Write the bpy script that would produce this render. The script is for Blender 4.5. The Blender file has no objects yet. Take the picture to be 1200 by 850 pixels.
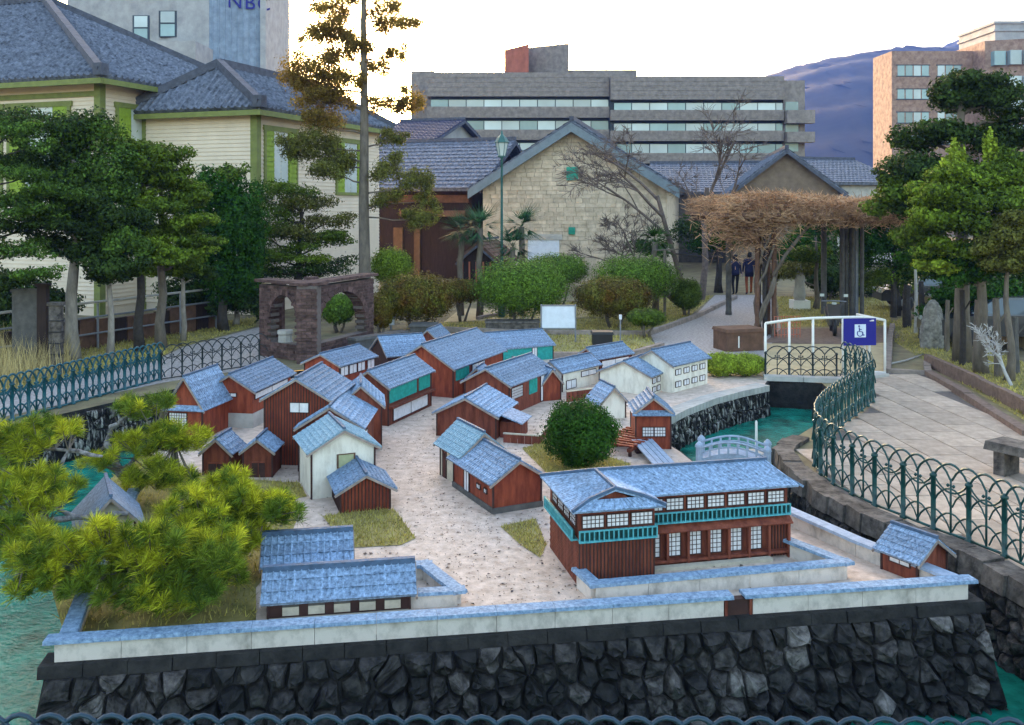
import bpy, math, random
import numpy as np
from mathutils import Vector, Matrix, geometry
random.seed(7); RNG = np.random.default_rng(7)
R = math.radians
SC = bpy.context.scene
COL = SC.collection
# ------------------------------------------------------------------ camera
F, H, YH = 1100.0, 3.8, 240.0          # focal length and horizon in photo pixels, eye height in metres
cam_d = bpy.data.cameras.new('camera'); cam = bpy.data.objects.new('camera', cam_d); COL.objects.link(cam)
cam_d.sensor_width = 36; cam_d.lens = 36*F/1200; cam_d.shift_y = -(425-YH)/1200
cam_d.clip_start = 0.1; cam_d.clip_end = 6000
cam.location = (0, 0, H); cam.rotation_euler = (R(90), 0, 0)
SC.camera = cam
# ------------------------------------------------------------------ sky, sun, exposure
SUN_EL, SUN_AZ = 7.0, -11.0             # low sun ahead, left of the view axis
w = bpy.data.worlds.new('World'); SC.world = w; w.use_nodes = True
nt = w.node_tree; nt.nodes.clear()
sky = nt.nodes.new('ShaderNodeTexSky'); sky.sky_type = 'NISHITA'; sky.sun_disc = False
sky.sun_elevation = R(SUN_EL); sky.sun_rotation = R(SUN_AZ)
sky.air_density = 1.0; sky.dust_density = 4.0; sky.ozone_density = 0.75; sky.altitude = 0
bg = nt.nodes.new('ShaderNodeBackground'); bg.inputs[1].default_value = 0.15
wo = nt.nodes.new('ShaderNodeOutputWorld')
nt.links.new(sky.outputs[0], bg.inputs[0]); nt.links.new(bg.outputs[0], wo.inputs[0])
sl = bpy.data.lights.new('sun', 'SUN'); so = bpy.data.objects.new('sun', sl); COL.objects.link(so)
sl.energy = 2.6; sl.angle = R(10); sl.color = (1.0, 0.74, 0.46)
sd = Vector((math.sin(R(SUN_AZ))*math.cos(R(SUN_EL)), math.cos(R(SUN_AZ))*math.cos(R(SUN_EL)), math.sin(R(SUN_EL))))
so.rotation_euler = sd.to_track_quat('Z', 'Y').to_euler(); so.location = (-30, 40, 40)
vs = SC.view_settings
SC.display_settings.display_device = 'sRGB'
vs.view_transform = 'Standard'; vs.look = 'None'; vs.gamma = 1; vs.exposure = 3.15; vs.use_curve_mapping = False
SC.cycles.use_denoising = True
SC.cycles.max_bounces = 5; SC.cycles.diffuse_bounces = 3; SC.cycles.glossy_bounces = 2
SC.cycles.transmission_bounces = 3; SC.cycles.transparent_max_bounces = 4; SC.cycles.volume_bounces = 0
SC.cycles.caustics_reflective = False; SC.cycles.caustics_refractive = False

# ------------------------------------------------------------------ helpers
def G(px, py, z=0.0):                    # ground point seen at a photo pixel
    Y = F*(H-z)/(py-YH); return Vector(((px-600)*Y/F, Y, z))
def W(px, py, Y):                        # point seen at a photo pixel at distance Y
    return Vector(((px-600)*Y/F, Y, H-(py-YH)*Y/F))

MATS = {}
def mat(name, col, rough=0.8, var=0.25, scale=6.0, col2=None, bump=0.0, bscale=None, spec=0.3, metal=0.0,
        island=0.0, transl=0.0, detail=4.0, thresh=None, stretch=None, rndobj=0.0, coat=0.0):
    m = bpy.data.materials.new(name); m.use_nodes = True; MATS[name] = m
    n = m.node_tree; N = n.nodes; L = n.links; b = N['Principled BSDF']
    b.inputs['Roughness'].default_value = rough; b.inputs['Metallic'].default_value = metal
    b.inputs['Specular IOR Level'].default_value = spec
    if coat: b.inputs['Coat Weight'].default_value = coat
    tc = N.new('ShaderNodeTexCoord'); src = tc.outputs['Object']
    if stretch:
        mp = N.new('ShaderNodeMapping'); mp.inputs['Scale'].default_value = stretch
        L.new(src, mp.inputs[0]); src = mp.outputs[0]
    nz = N.new('ShaderNodeTexNoise'); nz.inputs['Scale'].default_value = scale; nz.inputs['Detail'].default_value = detail
    nz.inputs['Roughness'].default_value = 0.65
    L.new(src, nz.inputs['Vector'])
    rp = N.new('ShaderNodeValToRGB')
    c1 = [max(0, c*(1-var)) for c in col]; c2 = col2 if col2 else [min(1, c*(1+var)) for c in col]
    lo, hi = thresh if thresh else (0.32, 0.68)
    rp.color_ramp.elements[0].position = lo; rp.color_ramp.elements[1].position = hi
    rp.color_ramp.elements[0].color = (*c1, 1); rp.color_ramp.elements[1].color = (*c2, 1)
    L.new(nz.outputs[0], rp.inputs[0]); out = rp.outputs[0]
    def vary(sock, amt, out):
        mr = N.new('ShaderNodeMapRange'); mr.inputs[3].default_value = 1-amt; mr.inputs[4].default_value = 1+amt
        L.new(sock, mr.inputs[0])
        vm = N.new('ShaderNodeVectorMath'); vm.operation = 'SCALE'
        L.new(out, vm.inputs[0]); L.new(mr.outputs[0], vm.inputs['Scale']); return vm.outputs[0]
    if island:
        g = N.new('ShaderNodeNewGeometry'); out = vary(g.outputs['Random Per Island'], island, out)
    if rndobj:
        oi = N.new('ShaderNodeObjectInfo'); out = vary(oi.outputs['Random'], rndobj, out)
    L.new(out, b.inputs['Base Color'])
    if bump:
        nb = N.new('ShaderNodeTexNoise'); nb.inputs['Scale'].default_value = bscale or scale*4; nb.inputs['Detail'].default_value = 5
        L.new(src, nb.inputs['Vector'])
        bp = N.new('ShaderNodeBump'); bp.inputs['Strength'].default_value = bump; bp.inputs['Distance'].default_value = 0.02
        L.new(nb.outputs[0], bp.inputs['Height']); L.new(bp.outputs[0], b.inputs['Normal'])
    if transl:
        t = N.new('ShaderNodeBsdfTranslucent'); L.new(out, t.inputs[0])
        mx = N.new('ShaderNodeMixShader'); mx.inputs[0].default_value = transl
        L.new(b.outputs[0], mx.inputs[1]); L.new(t.outputs[0], mx.inputs[2])
        L.new(mx.outputs[0], N['Material Output'].inputs[0])
    return m

class MB:
    """collects polygons; build() links them as one mesh object"""
    def __init__(s): s.v = []; s.f = []; s.m = []
    def add(s, vs, fs, mi=0):
        o = len(s.v); s.v += [tuple(p) for p in vs]
        for f in fs: s.f.append(tuple(i+o for i in f)); s.m.append(mi)
        return s
    def hexa(s, p, mi=0):                # 8 points: bottom ring, top ring
        return s.add(p, [(3,2,1,0),(4,5,6,7),(0,1,5,4),(1,2,6,5),(2,3,7,6),(3,0,4,7)], mi)
    def box(s, a, b, mi=0):
        (x0,y0,z0),(x1,y1,z1) = a, b
        if x0 > x1: x0,x1 = x1,x0
        if y0 > y1: y0,y1 = y1,y0
        if z0 > z1: z0,z1 = z1,z0
        return s.hexa([(x0,y0,z0),(x1,y0,z0),(x1,y1,z0),(x0,y1,z0),(x0,y0,z1),(x1,y0,z1),(x1,y1,z1),(x0,y1,z1)], mi)
    def slab(s, quad, t, mi=0):          # quad (upper face, ccw from above) thickened downwards along its normal
        q = [Vector(p) for p in quad]; n = (q[1]-q[0]).cross(q[-1]-q[0]).normalized()
        k = len(q); lo = [p-n*t for p in q]
        fs = [tuple(range(k)), tuple(range(2*k-1, k-1, -1))]
        for i in range(k): j = (i+1) % k; fs.append((i, i+k, j+k, j))
        return s.add(q+lo, fs, mi)
    def prism(s, poly, z0, z1, mi=0):
        k = len(poly); vs = [(p[0],p[1],z0) for p in poly]+[(p[0],p[1],z1) for p in poly]
        fs = [tuple(range(k-1,-1,-1)), tuple(range(k,2*k))]+[(i,(i+1)%k,(i+1)%k+k,i+k) for i in range(k)]
        return s.add(vs, fs, mi)
    def bar(s, a, b, wd, ht=None, mi=0, up=(0,0,1)):  # square bar between two points
        a = Vector(a); b = Vector(b); d = (b-a).normalized(); u = Vector(up)
        if abs(d.dot(u)) > 0.95: u = Vector((0,1,0))
        x = d.cross(u).normalized()*(wd/2); y = x.cross(d).normalized()*((ht or wd)/2)
        return s.hexa([a-x-y, a+x-y, b+x-y, b-x-y, a-x+y, a+x+y, b+x+y, b-x+y], mi)
    def tube(s, pts, rad, n=6, mi=0, cap=True):
        pts = [Vector(p) for p in pts]; k = len(pts)
        rad = rad if isinstance(rad, (list, tuple)) else [rad]*k
        o = len(s.v); prev = None
        for i in range(k):
            d = (pts[min(i+1,k-1)]-pts[max(i-1,0)]).normalized()
            if prev is None:
                u = Vector((0,0,1)) if abs(d.z) < 0.9 else Vector((1,0,0))
                x = d.cross(u).normalized()
            else:
                x = (prev - d*prev.dot(d)).normalized()
            prev = x; y = d.cross(x)
            for j in range(n):
                a = 2*math.pi*j/n; s.v.append(tuple(pts[i]+(x*math.cos(a)+y*math.sin(a))*rad[i]))
        for i in range(k-1):
            for j in range(n):
                j2 = (j+1) % n
                s.f.append((o+i*n+j, o+i*n+j2, o+(i+1)*n+j2, o+(i+1)*n+j)); s.m.append(mi)
        if cap:
            s.f.append(tuple(o+j for j in range(n-1,-1,-1))); s.m.append(mi)
            s.f.append(tuple(o+(k-1)*n+j for j in range(n))); s.m.append(mi)
        return s
    def lathe(s, prof, n=14, c=(0,0,0), mi=0):         # profile of (r, z)
        o = len(s.v)
        for r, z in prof:
            for j in range(n):
                a = 2*math.pi*j/n; s.v.append((c[0]+r*math.cos(a), c[1]+r*math.sin(a), c[2]+z))
        for i in range(len(prof)-1):
            for j in range(n):
                j2 = (j+1) % n; s.f.append((o+i*n+j, o+i*n+j2, o+(i+1)*n+j2, o+(i+1)*n+j)); s.m.append(mi)
        s.f.append(tuple(o+j for j in range(n-1,-1,-1))); s.m.append(mi)
        s.f.append(tuple(o+(len(prof)-1)*n+j for j in range(n))); s.m.append(mi)
        return s
    def mesh(s, name, mats, smooth=False):
        me = bpy.data.meshes.new(name); me.from_pydata(s.v, [], s.f)
        for m in (mats if isinstance(mats, (list, tuple)) else [mats]): me.materials.append(MATS[m] if isinstance(m, str) else m)
        if any(s.m): me.polygons.foreach_set('material_index', s.m)
        if smooth: me.polygons.foreach_set('use_smooth', [True]*len(me.polygons))
        me.update(); return me
    def build(s, name, mats, parent=None, smooth=False, loc=None, rz=0.0, kind=None):
        return put(name, s.mesh(name, mats, smooth), parent, loc, rz, kind)

def put(name, me, parent=None, loc=None, rz=0.0, kind=None):
    o = bpy.data.objects.new(name, me); COL.objects.link(o)
    if parent is not None: o.parent = parent
    if loc is not None: o.location = loc
    if rz: o.rotation_euler = (0, 0, rz)
    if kind: o['kind'] = kind
    return o
def tag(o, label, cat, group=None):
    o['label'] = label; o['category'] = cat
    if group: o['group'] = group
    return o
def thing(name, label, cat, loc=(0,0,0), rz=0.0, group=None):
    o = bpy.data.objects.new(name, None); COL.objects.link(o); o.empty_display_size = 0.1
    o.location = loc; o.rotation_euler = (0, 0, rz); return tag(o, label, cat, group)
def copy_tree(o, parent=None):
    c = o.copy(); COL.objects.link(c); c.parent = parent
    for ch in list(o.children): copy_tree(ch, c)
    return c
def structure(name, mb, mats, smooth=False):
    return mb.build(name, mats, None, smooth, kind='structure')
def sheet(name, pts, z, mats, holes=()):
    polys = [[Vector((p[0], p[1], z)) for p in pts]]+[[Vector((p[0], p[1], z)) for p in h] for h in holes]
    tris = geometry.tessellate_polygon(polys); flat = [p for q in polys for p in q]
    mb = MB()
    out = []
    for t in tris:
        a, b, c = (flat[i] for i in t)
        if (b-a).cross(c-a).z < 0: t = (t[0], t[2], t[1])
        out.append(t)
    mb.add(flat, out); return structure(name, mb, mats)
def np_mesh(name, V, nper, mats, smooth=False):        # V: (n*nper,3); each run of nper verts is one face
    me = bpy.data.meshes.new(name); nv = len(V); nf = nv//nper
    me.vertices.add(nv); me.vertices.foreach_set('co', np.ascontiguousarray(V, dtype=np.float32).ravel())
    me.loops.add(nv); me.loops.foreach_set('vertex_index', np.arange(nv, dtype=np.int32))
    me.polygons.add(nf); me.polygons.foreach_set('loop_start', np.arange(0, nv, nper, dtype=np.int32))
    me.polygons.foreach_set('loop_total', np.full(nf, nper, dtype=np.int32))
    me.materials.append(MATS[mats]); me.update(calc_edges=True); return me

def inside(poly, x, y):
    c = False; n = len(poly)
    for i in range(n):
        x1, y1 = poly[i][0], poly[i][1]; x2, y2 = poly[i-1][0], poly[i-1][1]
        if (y1 > y) != (y2 > y) and x < (x2-x1)*(y-y1)/(y2-y1)+x1: c = not c
    return c

# ------------------------------------------------------------------ foliage
def unit(n):
    v = RNG.normal(size=(n,3)); return v/np.linalg.norm(v, axis=1)[:,None]
def leaf_quads(P, Nrm, size, aspect=0.55, jitter=0.7):
    n = len(P); d = Nrm+unit(n)*jitter; d /= np.linalg.norm(d, axis=1)[:,None]
    t = np.cross(d, unit(n)); t /= (np.linalg.norm(t, axis=1)[:,None]+1e-9); b = np.cross(d, t)
    s = size*(0.6+0.8*RNG.random((n,1)))
    V = np.empty((n,4,3)); V[:,0] = P-t*s; V[:,1] = P+b*s*aspect; V[:,2] = P+t*s; V[:,3] = P-b*s*aspect
    return V.reshape(-1,3)
def blob_points(blobs, n, shell=0.55, rough=0.22):
    vol = np.array([(b[3]*b[4]*b[5])**(2/3) for b in blobs]); cnt = np.maximum(1, (n*vol/vol.sum()).astype(int))
    Ps, Ns = [], []
    for b, k in zip(blobs, cnt):
        u = unit(k); r = shell+(1-shell)*RNG.random((k,1))**0.5
        ph = RNG.random(6)*6.28
        bump = 1+rough*(np.sin(u[:,0]*5+ph[0])*np.sin(u[:,1]*5+ph[1])+0.6*np.sin(u[:,2]*9+ph[2])*np.sin(u[:,0]*8+ph[3]))[:,None]
        rad = np.array(b[3:6])
        Ps.append(np.array(b[:3])+u*rad*r*bump*(1+0.10*RNG.normal(size=(k,1)))); nn = u/rad; Ns.append(nn/np.linalg.norm(nn, axis=1)[:,None])
    return np.vstack(Ps), np.vstack(Ns)
def crown_mesh(name, blobs, n, size, m, aspect=0.55, shell=0.55, jitter=0.7, rough=0.22):
    P, Nn = blob_points(blobs, n, shell, rough)
    return np_mesh(name, leaf_quads(P, Nn, size, aspect, jitter), 4, m)
def wob(a, b, k, amp):
    a = Vector(a); b = Vector(b); pts = []
    for i in range(k+1):
        t = i/k; p = a.lerp(b, t)
        if 0 < i < k: p += Vector((random.uniform(-amp,amp), random.uniform(-amp,amp), random.uniform(-amp,amp)*0.5))
        pts.append(p)
    return pts
# ------------------------------------------------------------------ materials
mat('ground_dirt', (0.20,0.155,0.10), 0.95, 0.3, 1.5, (0.27,0.23,0.12), bump=0.4, bscale=20)
mat('path_stone', (0.36,0.32,0.30), 0.9, 0.40, 14, bump=0.5, bscale=30)
mat('paving', (0.40,0.315,0.245), 0.85, 0.22, 5, bump=0.25, bscale=50, rndobj=0.16)
mat('mortar', (0.13,0.11,0.10), 0.95, 0.2, 10)
mat('lawn_dry', (0.34,0.27,0.10), 0.95, 0.3, 3, (0.42,0.36,0.15), bump=0.5, bscale=60)
mat('lawn_moss', (0.20,0.19,0.05), 0.95, 0.3, 2.5, (0.38,0.31,0.11), bump=0.5, bscale=40)
mat('sand', (0.48,0.38,0.22), 0.95, 0.15, 3, bump=0.2)
mat('street', (0.56,0.425,0.335), 0.9, 0.24, 7.0, (0.70,0.56,0.465), bump=0.35, bscale=35)
mat('litter', (0.10,0.075,0.065), 0.95, 0.3, 20, island=0.5)
mat('grass_dry', (0.42,0.36,0.10), 0.9, 0.25, 2, island=0.45, transl=0.25)
mat('grass_tall', (0.48,0.38,0.17), 0.9, 0.2, 2, island=0.4, transl=0.2)
mat('kerb', (0.26,0.21,0.18), 0.9, 0.3, 5, bump=0.3, rndobj=0.15)
mat('timber_kerb', (0.17,0.115,0.09), 0.85, 0.3, 8, bump=0.3)
mat('concrete', (0.42,0.40,0.37), 0.9, 0.2, 3, bump=0.2)
mat('concrete_dark', (0.10,0.095,0.09), 0.9, 0.3, 5, bump=0.3)
mat('plaster_wall', (0.40,0.36,0.31), 0.85, 0.30, 5, (0.66,0.59,0.53), bump=0.3, thresh=(0.28,0.55), stretch=(1,1,.7), detail=9)
mat('wall_cap', (0.14,0.235,0.37), 0.75, 0.35, 30, (0.30,0.42,0.57), bump=0.25, bscale=60)
mat('mini_roof', (0.145,0.225,0.34), 0.66, 0.55, 28, (0.31,0.43,0.61), bump=0.35, bscale=70, rndobj=0.26, detail=9, island=0.22)
mat('mini_roof_teal', (0.15,0.285,0.38), 0.66, 0.4, 30, (0.32,0.48,0.58), bump=0.35, bscale=70, detail=7)
mat('mini_ridge', (0.07,0.115,0.19), 0.7, 0.3, 15)
mat('mini_red', (0.21,0.036,0.018), 0.75, 0.4, 12, (0.34,0.075,0.035), bump=0.25, rndobj=0.18, stretch=(1,1,.2), detail=8)
mat('mini_brown', (0.15,0.034,0.020), 0.8, 0.4, 12, (0.25,0.070,0.040), bump=0.25, rndobj=0.18, stretch=(1,1,.2), detail=8)
mat('mini_dark', (0.055,0.026,0.022), 0.8, 0.3, 6)
mat('mini_white', (0.70,0.63,0.52), 0.85, 0.28, 7, (0.80,0.75,0.66), bump=0.15, stretch=(1,1,.35), thresh=(.25,.55), detail=8)
mat('mini_cream', (0.52,0.46,0.36), 0.85, 0.2, 8)
mat('mini_teal', (0.025,0.32,0.29), 0.6, 0.25, 12)
mat('mini_sky_teal', (0.06,0.34,0.40), 0.6, 0.3, 14, (0.12,0.45,0.50))
mat('mini_paper', (0.72,0.70,0.72), 0.8, 0.12, 14)
mat('mini_yellow', (0.40,0.41,0.24), 0.7, 0.15, 8)
mat('barge', (0.30,0.24,0.21), 0.8, 0.25, 9)
mat('stone_mid', (0.030,0.026,0.023), 0.75, 0.5, 9, (0.15,0.13,0.12), bump=1.0, bscale=30, spec=0.3, rndobj=0.5, thresh=(0.40,0.75), detail=9)
mat('stone_light', (0.055,0.048,0.042), 0.8, 0.5, 9, (0.27,0.24,0.22), bump=1.0, bscale=30, spec=0.3, rndobj=0.4, thresh=(0.36,0.72), detail=9)
mat('stone_dark', (0.008,0.007,0.006), 0.75, 0.5, 9, (0.07,0.06,0.055), bump=0.9, bscale=22, spec=0.4, rndobj=0.65, thresh=(0.42,0.80), detail=9)
mat('stone_side', (0.018,0.016,0.014), 0.75, 0.5, 16, (0.42,0.39,0.35), bump=0.9, bscale=25, rndobj=0.4, thresh=(0.50,0.66), stretch=(1,1,0.22))
mat('coping', (0.06,0.05,0.043), 0.85, 0.5, 7, (0.17,0.145,0.125), bump=0.5, bscale=20, rndobj=0.25)
mat('ledge', (0.015,0.014,0.014), 0.85, 0.3, 8, (0.035,0.032,0.03), bump=0.5)
mat('bridge', (0.30,0.36,0.46), 0.8, 0.2, 12, bump=0.2)
mat('iron_teal', (0.006,0.040,0.040), 0.4, 0.3, 10, (0.012,0.085,0.08), spec=0.4)
mat('iron_blue', (0.006,0.055,0.075), 0.4, 0.3, 10, (0.018,0.12,0.15), spec=0.4)
mat('iron_navy', (0.006,0.026,0.050), 0.4, 0.3, 10, (0.012,0.05,0.085), spec=0.4)
mat('lamp_green', (0.045,0.13,0.12), 0.5, 0.2, 6)
mat('iron_dark', (0.02,0.03,0.032), 0.5, 0.2, 10)
mat('white_paint', (0.78,0.76,0.72), 0.5, 0.05, 10)
mat('sign_blue', (0.012,0.012,0.21), 0.5, 0.05, 4)
mat('sign_symbol', (0.62,0.70,0.82), 0.5, 0.04, 4)
mat('sign_face', (0.62,0.66,0.74), 0.5, 0.08, 6)
mat('grey_metal', (0.22,0.23,0.26), 0.5, 0.15, 6, metal=0.3)
mat('bark', (0.15,0.125,0.10), 0.95, 0.35, 7, bump=0.8, bscale=25, stretch=(1,1,0.35))
mat('bark_pale', (0.27,0.24,0.21), 0.95, 0.35, 7, bump=0.7, bscale=25, stretch=(1,1,0.35))
mat('bark_dark', (0.05,0.043,0.038), 0.95, 0.3, 8, bump=0.6)
mat('bark_pine', (0.11,0.095,0.09), 0.95, 0.5, 14, (0.34,0.32,0.32), bump=0.9, bscale=40)
mat('twig', (0.14,0.105,0.09), 0.95, 0.3, 8)
mat('twig_pale', (0.42,0.40,0.39), 0.9, 0.2, 8)
mat('vine_brown', (0.42,0.235,0.125), 0.9, 0.3, 1.6, (0.56,0.36,0.21), island=0.45, transl=0.15)
LF = dict(rough=0.65, island=0.55, transl=0.25, spec=0.10)
mat('leaf_dark', (0.044,0.076,0.016), var=0.5, scale=1.3, **LF)
mat('leaf_pad', (0.080,0.145,0.022), var=0.4, scale=1.5, **LF)
mat('leaf_mid', (0.098,0.150,0.016), var=0.35, scale=1.3, **LF)
mat('leaf_bright', (0.16,0.235,0.022), var=0.35, scale=1.6, **LF)
mat('leaf_lime', (0.25,0.33,0.03), var=0.3, scale=2, **LF)
mat('leaf_deep', (0.034,0.094,0.010), var=0.3, scale=1.4, **LF)
mat('leaf_olive', (0.22,0.15,0.025), 0.6, 0.35, 1.2, island=0.55, transl=0.5)
mat('leaf_olive_green', (0.13,0.135,0.028), var=0.35, scale=1.2, **LF)
mat('leaf_shrub', (0.125,0.215,0.026), var=0.35, scale=4, **LF)
mat('leaf_russet', (0.22,0.10,0.020), var=0.4, scale=2.2, col2=(0.15,0.17,0.025), **LF)
mat('leaf_cycad', (0.045,0.11,0.05), var=0.3, scale=2, **LF)
mat('needle', (0.32,0.42,0.03), var=0.4, scale=2.5, col2=(0.60,0.60,0.04), **LF)
mat('needle_green', (0.08,0.17,0.03), var=0.35, scale=2.5, col2=(0.22,0.30,0.03), **LF)
mat('core_dark', (0.012,0.022,0.010), 0.95, 0.3, 3)
# full-size buildings
mat('tile_roof', (0.075,0.085,0.115), 0.6, 0.5, 6, (0.21,0.23,0.29), bump=0.5, bscale=14, detail=8)
mat('tile_ridge', (0.08,0.085,0.11), 0.7, 0.3, 5)
mat('siding', (0.74,0.615,0.48), 0.8, 0.07, 1.2, bump=0.1)
mat('green_trim', (0.19,0.215,0.06), 0.6, 0.15, 4)
mat('green_shutter', (0.24,0.34,0.03), 0.55, 0.2, 5)
mat('glass_pale', (0.55,0.60,0.58), 0.15, 0.15, 0.6, spec=0.6)
mat('glass_dark', (0.04,0.06,0.075), 0.1, 0.3, 0.6, spec=0.7)
mat('glass_band', (0.42,0.50,0.52), 0.12, 0.22, 0.12, spec=0.7, rndobj=0.3)
mat('glass_teal', (0.20,0.32,0.34), 0.12, 0.25, 0.15, spec=0.7, rndobj=0.3)
mat('facade_grey', (0.235,0.20,0.18), 0.85, 0.3, 2.2, bump=0.25, detail=9)
mat('facade_dark', (0.045,0.06,0.07), 0.6, 0.2, 0.5)
mat('facade_red', (0.40,0.13,0.08), 0.85, 0.2, 1.2)
mat('facade_brick', (0.31,0.18,0.125), 0.9, 0.35, 1.6, (0.43,0.29,0.215), bump=0.3, detail=9)
mat('facade_pale', (0.36,0.355,0.35), 0.85, 0.2, 0.8, bump=0.15, detail=8)
mat('facade_blue', (0.24,0.30,0.38), 0.8, 0.25, 1.2, detail=8)
mat('ashlar', (0.52,0.42,0.30), 0.9, 0.18, 2.5, (0.68,0.56,0.43), bump=0.5, bscale=12, island=0.14)
mat('barge_blue', (0.17,0.21,0.24), 0.7, 0.15, 4)
mat('vent_teal', (0.03,0.30,0.22), 0.6, 0.15, 6)
mat('wood_dark', (0.030,0.018,0.014), 0.8, 0.35, 4, stretch=(4,4,0.6))
mat('wood_mid', (0.13,0.07,0.045), 0.8, 0.3, 4)
mat('wood_tan', (0.13,0.075,0.04), 0.8, 0.2, 5)
mat('brown_plaster', (0.20,0.145,0.105), 0.9, 0.25, 2)
mat('navy_roof', (0.035,0.04,0.085), 0.6, 0.2, 2)
mat('brick_dark', (0.075,0.040,0.036), 0.9, 0.4, 9, (0.155,0.095,0.085), bump=0.4, island=0.35, detail=8)
mat('brick_joint', (0.14,0.115,0.105), 0.95, 0.2, 12)
mat('hill_forest', (0.005,0.008,0.012), 0.95, 0.5, 0.10, (0.011,0.015,0.017), detail=10, bump=0.0)
mat('person_navy', (0.018,0.02,0.06), 0.8, 0.2, 9)
mat('person_black', (0.012,0.012,0.015), 0.8, 0.2, 9)
mat('person_rust', (0.28,0.075,0.03), 0.8, 0.2, 9)
mat('skin', (0.50,0.33,0.25), 0.6, 0.08, 6)
mat('hair', (0.012,0.010,0.009), 0.6, 0.2, 20)
mat('cloth_white', (0.66,0.66,0.66), 0.8, 0.1, 6)
mat('black_plastic', (0.02,0.02,0.022), 0.5, 0.2, 5)
mat('car_paint', (0.03,0.032,0.04), 0.3, 0.1, 2, coat=0.6, spec=0.5)
mat('car_silver', (0.42,0.45,0.48), 0.3, 0.1, 2, coat=0.6, spec=0.5)
mat('net_orange', (0.55,0.17,0.10), 0.7, 0.2, 6)
mat('red_lamp', (0.35,0.02,0.015), 0.3, 0.1, 6)
# water: pale turquoise pool paint under a thin rippled gloss
m = mat('water', (0.006,0.125,0.088), 0.16, 0.4, 1.6, (0.018,0.29,0.21), spec=0.14, bump=0.8, bscale=16)
mat('lichen_stone', (0.16,0.15,0.135), 0.95, 0.4, 9, (0.36,0.34,0.31), bump=0.8, bscale=20, detail=9)
# ------------------------------------------------------------------ ground, pool, island
WATER_Z = -0.9
RF = [Vector((5.75,5.9,0)), Vector((5.62,7.6,0)), Vector((5.42,9.2,0))]+[G(*p) for p in
      [(1180,659),(1136,641),(1096,626.6),(1061,612),(1030.6,600.5),(1003.5,587),(980.5,575),(963.5,563),(955,552),(955,537),(966,520),(988,501),(1008,486),(1023,474),(1020,462),(1003,453),(986,446)]]
ISL = [(-3.86,7.78),(4.48,9.05),(3.92,10.1),(3.45,11.24),(3.02,12.5),(2.74,13.6),(2.62,14.4),(2.45,15.1),(2.42,15.8),(2.65,16.5),(3.14,17.3),(3.9,18.3),(4.6,19.0),(5.3,19.6),
       (5.7,20.6),(4.8,22.3),(3,24.2),(0,25.4),(-2.6,24.2),(-4.3,22.0),(-5.4,19.2),(-5.9,16.8),(-5.65,14.8),(-5.05,12),(-4.45,9.8)]
bank_r = [(p.x-0.30, p.y-0.12) for p in RF[:11]]+[(3.95,13.55),(4.05,14.5),(4.75,15.5),(5.45,16.5),(6.2,17.6),(6.45,18.6),(6.6,20.0)]
POOL = [(-11,5.85),(5.3,5.85)]+bank_r[1:]+[(5.45,20.35),(4.6,20.4),(2,22.8),(-1.5,23.0),(-3.4,22.3),(-4.9,21.5),(-6.6,20.0),(-7.6,18.2),(-8.6,16.2),(-9.6,12)]
sheet('ground', [(-3000,-400),(3000,-400),(3000,3000),(-3000,3000)], 0.0, 'ground_dirt', [POOL])
mb = MB(); mb.add([(-14,4,WATER_Z),(8,4,WATER_Z),(8,25,WATER_Z),(-14,25,WATER_Z)], [(0,1,2,3)]); structure('pool_water', mb, 'water')
mb = MB(); mb.add([(2.3,13.25,-.58),(8,13.25,-.58),(8,21,-.58),(2.3,21,-.58)], [(0,1,2,3)]); structure('channel_water', mb, 'water')
mb = MB(); mb.box((2.3,13.05,-1.3),(4.4,13.25,-.54)); structure('weir', mb, 'coping')
mb = MB(); n = len(POOL)
for i in range(n):
    a, b = POOL[i], POOL[(i+1) % n]
    mb.add([(a[0],a[1],-1.3),(b[0],b[1],-1.3),(b[0],b[1],-0.003),(a[0],a[1],-0.003)], [(0,1,2,3)])
pool_wall = structure('pool_wall', mb, 'ledge')

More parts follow.
